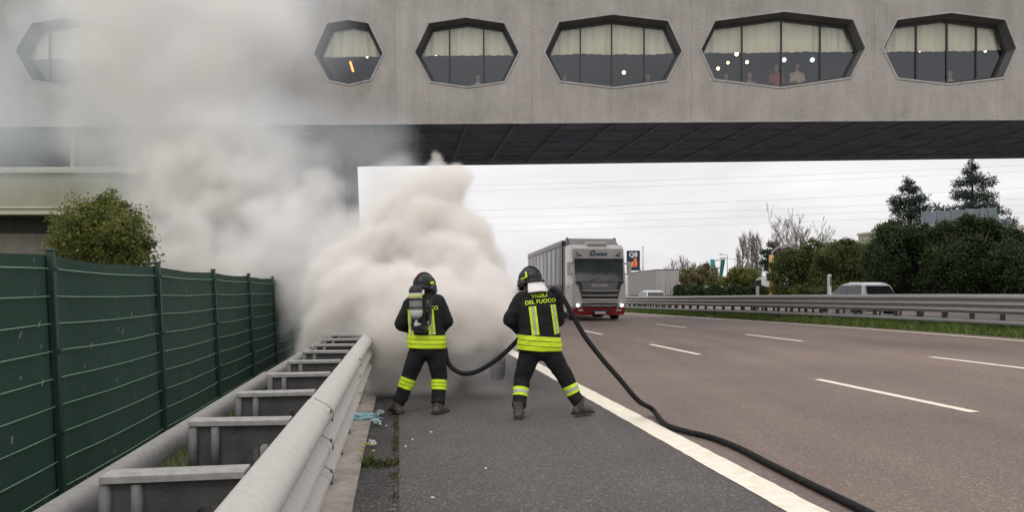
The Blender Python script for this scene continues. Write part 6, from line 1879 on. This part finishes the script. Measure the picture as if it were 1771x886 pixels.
# ================================================================== smoke of the burning car
def smoke(lo, vox, n, part):
    ax = [(l + vox * (np.arange(k, dtype=np.float32) + .5)) for l, k in zip(lo, n)]
    def lattice(cell, seed):
        """smooth noise in [-1, 1] with the given cell size in metres"""
        rg = np.random.default_rng(seed)
        dims = [int(math.ceil(k * vox / cell)) + 3 for k in n]
        a = rg.uniform(-1, 1, dims).astype(np.float32)
        off = rg.random(3)
        for d in range(3):
            u = (np.arange(n[d]) * vox / cell + off[d]).astype(np.float32)
            i = u.astype(int); f = u - i
            # quadratic b-spline weights: no visible grid
            w0 = .5 * (1 - f) ** 2; w2 = .5 * f ** 2; w1 = 1 - w0 - w2
            sh = [1, 1, 1]; sh[d] = n[d]
            a = (np.take(a, i, axis=d) * w0.reshape(sh) + np.take(a, i + 1, axis=d) * w1.reshape(sh) + np.take(a, np.minimum(i + 2, a.shape[d] - 1), axis=d) * w2.reshape(sh))
        return a * 2.0
    def fbm(cell, octs, seed, gain=.52):
        s_ = 0; g_ = 1.0
        for o in range(octs):
            s_ = s_ + g_ * lattice(cell / 2 ** o, seed + o); g_ *= gain
        return s_
    def billow(cell, octs, seed, gain=.55):
        s_ = 0; g_ = 1.0; tot = 0
        for o in range(octs):
            s_ = s_ + g_ * np.abs(lattice(cell / 2 ** o, seed + o)); tot += g_; g_ *= gain
        return s_ / tot
    X, Y, Z = np.meshgrid(*ax, indexing='ij', copy=True)
    # swirl the whole field
    wx = .34 * lattice(2.2, 1) + .22 * lattice(1.0, 4) + .12 * lattice(.5, 7) + .06 * lattice(.25, 11)
    wy = .34 * lattice(2.2, 2) + .20 * lattice(1.0, 5)
    wz = .34 * lattice(2.2, 3) + .22 * lattice(1.0, 6) + .12 * lattice(.5, 8) + .06 * lattice(.25, 12)
    Xw, Yw, Zw = X + wx, Y + wy, Z + wz
    def field(blobs, grow=1.0):
        f = np.full(n, -1.0, np.float32)
        for px, py, yy, rp in blobs:
            c = P(px, py, yy); r = rp * yy / F_PX * grow
            R_ = r * 1.5 + 1.0
            sl = tuple(slice(max(0, int((c[d] - R_ - lo[d]) / vox)), min(n[d], int((c[d] + R_ - lo[d]) / vox) + 1)) for d in range(3))
            if any(q.start >= q.stop for q in sl): continue
            d2 = ((Xw[sl] - c.x) ** 2 + (Yw[sl] - c.y) ** 2 + (Zw[sl] - c.z) ** 2) ** .5
            v = 1 - d2 / r
            a = f[sl]
            # smooth union
            k = .18; h = np.clip(.5 + .5 * (v - a) / k, 0, 1)
            f[sl] = a + (v - a) * h + k * h * (1 - h)
        return f
    def sm(a, b, x):
        u = np.clip((x - a) / (b - a), 0, 1); return u * u * (3 - 2 * u)
    fe = fbm(1.5, 5, 40, .62)
    fb = fbm(2.4, 5, 60)
    ff = fbm(.5, 4, 90, .66)
    if part == 'core':
        bl_ = billow(.9, 5, 20, .6)
        core = field(CORE, 1.10)
        d = 4.6 * sm(.0, .26, core + .34 * (.42 - bl_) + .22 * fe + .15 * ff)
        d += .9 * sm(-.22, .3, core + .30 * fe + .18 * ff) * np.clip(.6 + .7 * fe, .1, 1.6)      # ragged halo
    else:
        lobe = field(LOBE, 1.18); mid = field(MID, 1.08); veil = field(VEIL, 1.05); low = field(LOW, 1.1)
        d = 2.1 * sm(-.02, .50, lobe + .30 * fe + .16 * ff) * np.clip(.85 + .6 * fb, .25, 1.8)
        d += .72 * sm(-.08, .75, mid + .30 * fb + .16 * fe) * np.clip(.75 + .85 * fb, .10, 2)
        d += .17 * sm(-.08, .7, veil + .35 * fb) * np.clip(.7 + 1.0 * fb, .05, 2)
        d += 1.2 * sm(-.05, .6, low + .32 * fe + .1 * ff) * np.clip(.75 + .8 * fb, .12, 2)
    d *= sm(0, .12, Z)                                             # nothing below the road
    for arr, i in ((X, 0), (Y, 1), (Z, 2)):                        # fade out at the bounds
        d *= sm(0, .35, arr - lo[i]) if i < 2 else 1
        d *= sm(0, .35, lo[i] + n[i] * vox - arr)
    d[d < .006] = 0
    return d.astype(np.float32)

CORE = [(740, 310, 12.4, 44), (720, 350, 12.4, 56), (690, 390, 12.6, 60), (815, 420, 12, 56), (600, 480, 13.0, 60), (560, 520, 13.2, 50), (640, 560, 11.6, 84), (715, 560, 10.9, 92), (785, 555, 10.9, 92), (700, 630, 10.9, 64), (600, 530, 12.6, 66), (842, 515, 11.2, 56), (868, 475, 11.6, 36), (640, 625, 11.6, 50), (765, 620, 11.0, 56), (830, 565, 11.0, 46), (868, 525, 11.2, 44), (872, 470, 11.6, 40), (835, 470, 11.8, 50),
        (780, 455, 11.8, 84), (775, 385, 12.2, 72), (768, 330, 12.5, 54), (780, 292, 12.6, 38), (742, 254, 12.6, 13), (746, 276, 12.6, 22), (802, 280, 12.6, 22), (700, 430, 12.4, 76), (655, 470, 12.8, 74), (855, 445, 12.2, 36)]
LOBE = [(600, 370, 15, 40), (570, 335, 15.4, 36), (520, 400, 15.6, 70), (700, 320, 13.2, 56), (680, 300, 13.4, 44), (885, 565, 11.2, 40), (690, 360, 13.4, 66), (650, 420, 13.8, 76), (560, 440, 15, 90), (490, 440, 16, 95), (420, 430, 17, 95), (350, 405, 17.5, 90), (300, 370, 18, 80), (550, 365, 15.5, 52), (590, 400, 15, 56), (470, 365, 16.5, 76), (400, 490, 17, 75), (470, 510, 16, 70),
        (545, 510, 14.6, 68), (575, 555, 14, 54), (410, 345, 17.5, 80), (340, 320, 18, 76), (660, 330, 14, 46), (880, 540, 11.8, 36), (885, 490, 12, 30), (280, 440, 17.6, 60)]
MID = [(255, 310, 18.5, 100), (300, 230, 19, 120), (340, 140, 19.4, 120), (290, 50, 19.8, 130), (400, 240, 18.5, 100), (380, 30, 19.8, 110), (225, 150, 19.4, 120), (450, 190, 19, 80), (250, 390, 18, 66), (480, 290, 17.8, 80), (170, 260, 19, 80), (190, 20, 20, 120), (330, -60, 20, 140), (540, 330, 16.5, 60), (470, 60, 19.6, 70)]
VEIL = [(110, 120, 19.8, 160), (60, 210, 19.6, 130), (30, 40, 20, 130), (150, 0, 20, 150), (490, 70, 19.6, 110), (530, 260, 17.5, 100), (655, 262, 15.5, 80), (120, 270, 19, 90), (190, 400, 18, 70), (590, 300, 16, 70), (490, -30, 20, 110), (-40, 120, 20, 150), (720, 280, 14.5, 60), (610, 230, 17, 70), (560, 170, 18.5, 60)]
LOW = [(862, 600, 10.3, 60), (845, 560, 10.4, 60), (880, 540, 10.8, 50), (640, 660, 11.0, 70), (700, 668, 10.5, 66), (760, 665, 10.4, 64), (820, 655, 10.3, 60), (870, 640, 10.4, 44), (900, 660, 10.5, 36), (600, 610, 12.0, 54), (930, 676, 10.7, 30), (880, 570, 11.2, 44), (560, 590, 13, 50), (800, 600, 10.5, 50)]

def smoke_object(lo, vox, n, part, thin, thick, label):
    d = smoke(lo, vox, n, part)
    me = bpy.data.meshes.new('smoke'); me.vertices.add(d.size)
    a = me.attributes.new('dens', 'FLOAT', 'POINT'); a.data.foreach_set('value', d.ravel())
    ng = bpy.data.node_groups.new('smoke_grid', 'GeometryNodeTree')
    ng.interface.new_socket('Geometry', in_out='INPUT', socket_type='NodeSocketGeometry')
    ng.interface.new_socket('Geometry', in_out='OUTPUT', socket_type='NodeSocketGeometry')
    N, L = ng.nodes, ng.links.new
    gi = N.new('NodeGroupInput'); go = N.new('NodeGroupOutput')
    vc = N.new('GeometryNodeVolumeCube')
    hi = [l + k * vox for l, k in zip(lo, n)]
    vc.inputs['Min'].default_value = lo; vc.inputs['Max'].default_value = hi
    for q, k in zip('XYZ', n): vc.inputs['Resolution ' + q].default_value = k
    pos = N.new('GeometryNodeInputPosition')
    sub = N.new('ShaderNodeVectorMath'); sub.operation = 'SUBTRACT'; L(pos.outputs[0], sub.inputs[0]); sub.inputs[1].default_value = lo
    dv_ = N.new('ShaderNodeVectorMath'); dv_.operation = 'DIVIDE'; L(sub.outputs[0], dv_.inputs[0]); dv_.inputs[1].default_value = [(k * vox) / (k - 1) for k in n]
    ad = N.new('ShaderNodeVectorMath'); ad.operation = 'ADD'; L(dv_.outputs[0], ad.inputs[0]); ad.inputs[1].default_value = (.5, .5, .5)
    fl_ = N.new('ShaderNodeVectorMath'); fl_.operation = 'FLOOR'; L(ad.outputs[0], fl_.inputs[0])
    sp_ = N.new('ShaderNodeSeparateXYZ'); L(fl_.outputs[0], sp_.inputs[0])
    def im(a_, b_, op):
        q = N.new('FunctionNodeIntegerMath'); q.operation = op
        for i, v in enumerate((a_, b_)):
            if isinstance(v, int): q.inputs[i].default_value = v
            else: L(v, q.inputs[i])
        return q.outputs[0]
    ix = im(im(im(sp_.outputs[0], n[1], 'MULTIPLY'), sp_.outputs[1], 'ADD'), n[2], 'MULTIPLY')
    ix = im(ix, sp_.outputs[2], 'ADD')
    na = N.new('GeometryNodeInputNamedAttribute'); na.data_type = 'FLOAT'; na.inputs[0].default_value = 'dens'
    si = N.new('GeometryNodeSampleIndex'); si.data_type = 'FLOAT'; si.domain = 'POINT'
    L(gi.outputs[0], si.inputs['Geometry']); L(na.outputs[0], si.inputs['Value']); L(ix, si.inputs['Index'])
    L(si.outputs[0], vc.inputs['Density'])
    sm_ = N.new('GeometryNodeSetMaterial'); L(vc.outputs[0], sm_.inputs[0]); L(sm_.outputs[0], go.inputs[0])
    m = bpy.data.materials.new('smoke'); m.use_nodes = True
    nt = m.node_tree; nt.nodes.remove(nt.nodes['Principled BSDF'])
    pv = nt.nodes.new('ShaderNodeVolumePrincipled'); nt.links.new(pv.outputs[0], nt.nodes['Material Output'].inputs['Volume'])
    pv.inputs['Density'].default_value = 1.0
    pv.inputs['Anisotropy'].default_value = 0.0
    vi = nt.nodes.new('ShaderNodeVolumeInfo')
    rp = nt.nodes.new('ShaderNodeValToRGB')                         # thin smoke scatters bluish, thick smoke warm white
    rp.color_ramp.elements[0].position = 0.0; rp.color_ramp.elements[0].color = (*thin, 1)
    rp.color_ramp.elements[1].position = .7; rp.color_ramp.elements[1].color = (*thick, 1)
    nt.links.new(vi.outputs['Density'], rp.inputs[0]); nt.links.new(rp.outputs[0], pv.inputs['Color'])
    sm_.inputs['Material'].default_value = m
    me.materials.append(m)
    o = link('smoke', me)
    md = o.modifiers.new('grid', 'NODES'); md.node_group = ng
    tag(o, label, 'smoke', kind='stuff')
    return o
smoke_object((-15.6, 9.3, 0.0), .085, (212, 160, 122), 'drift', (.86, .93, .99), (.993, .978, .955), 'pale smoke drifting over the fence and up past the bridge')
smoke_object((-4.9, 9.3, 0.0), .048, (142, 118, 110), 'core', (.94, .95, .97), (.988, .962, .93), 'dense warm smoke column boiling off the burning car')
print('script seconds', time.time() - T0)
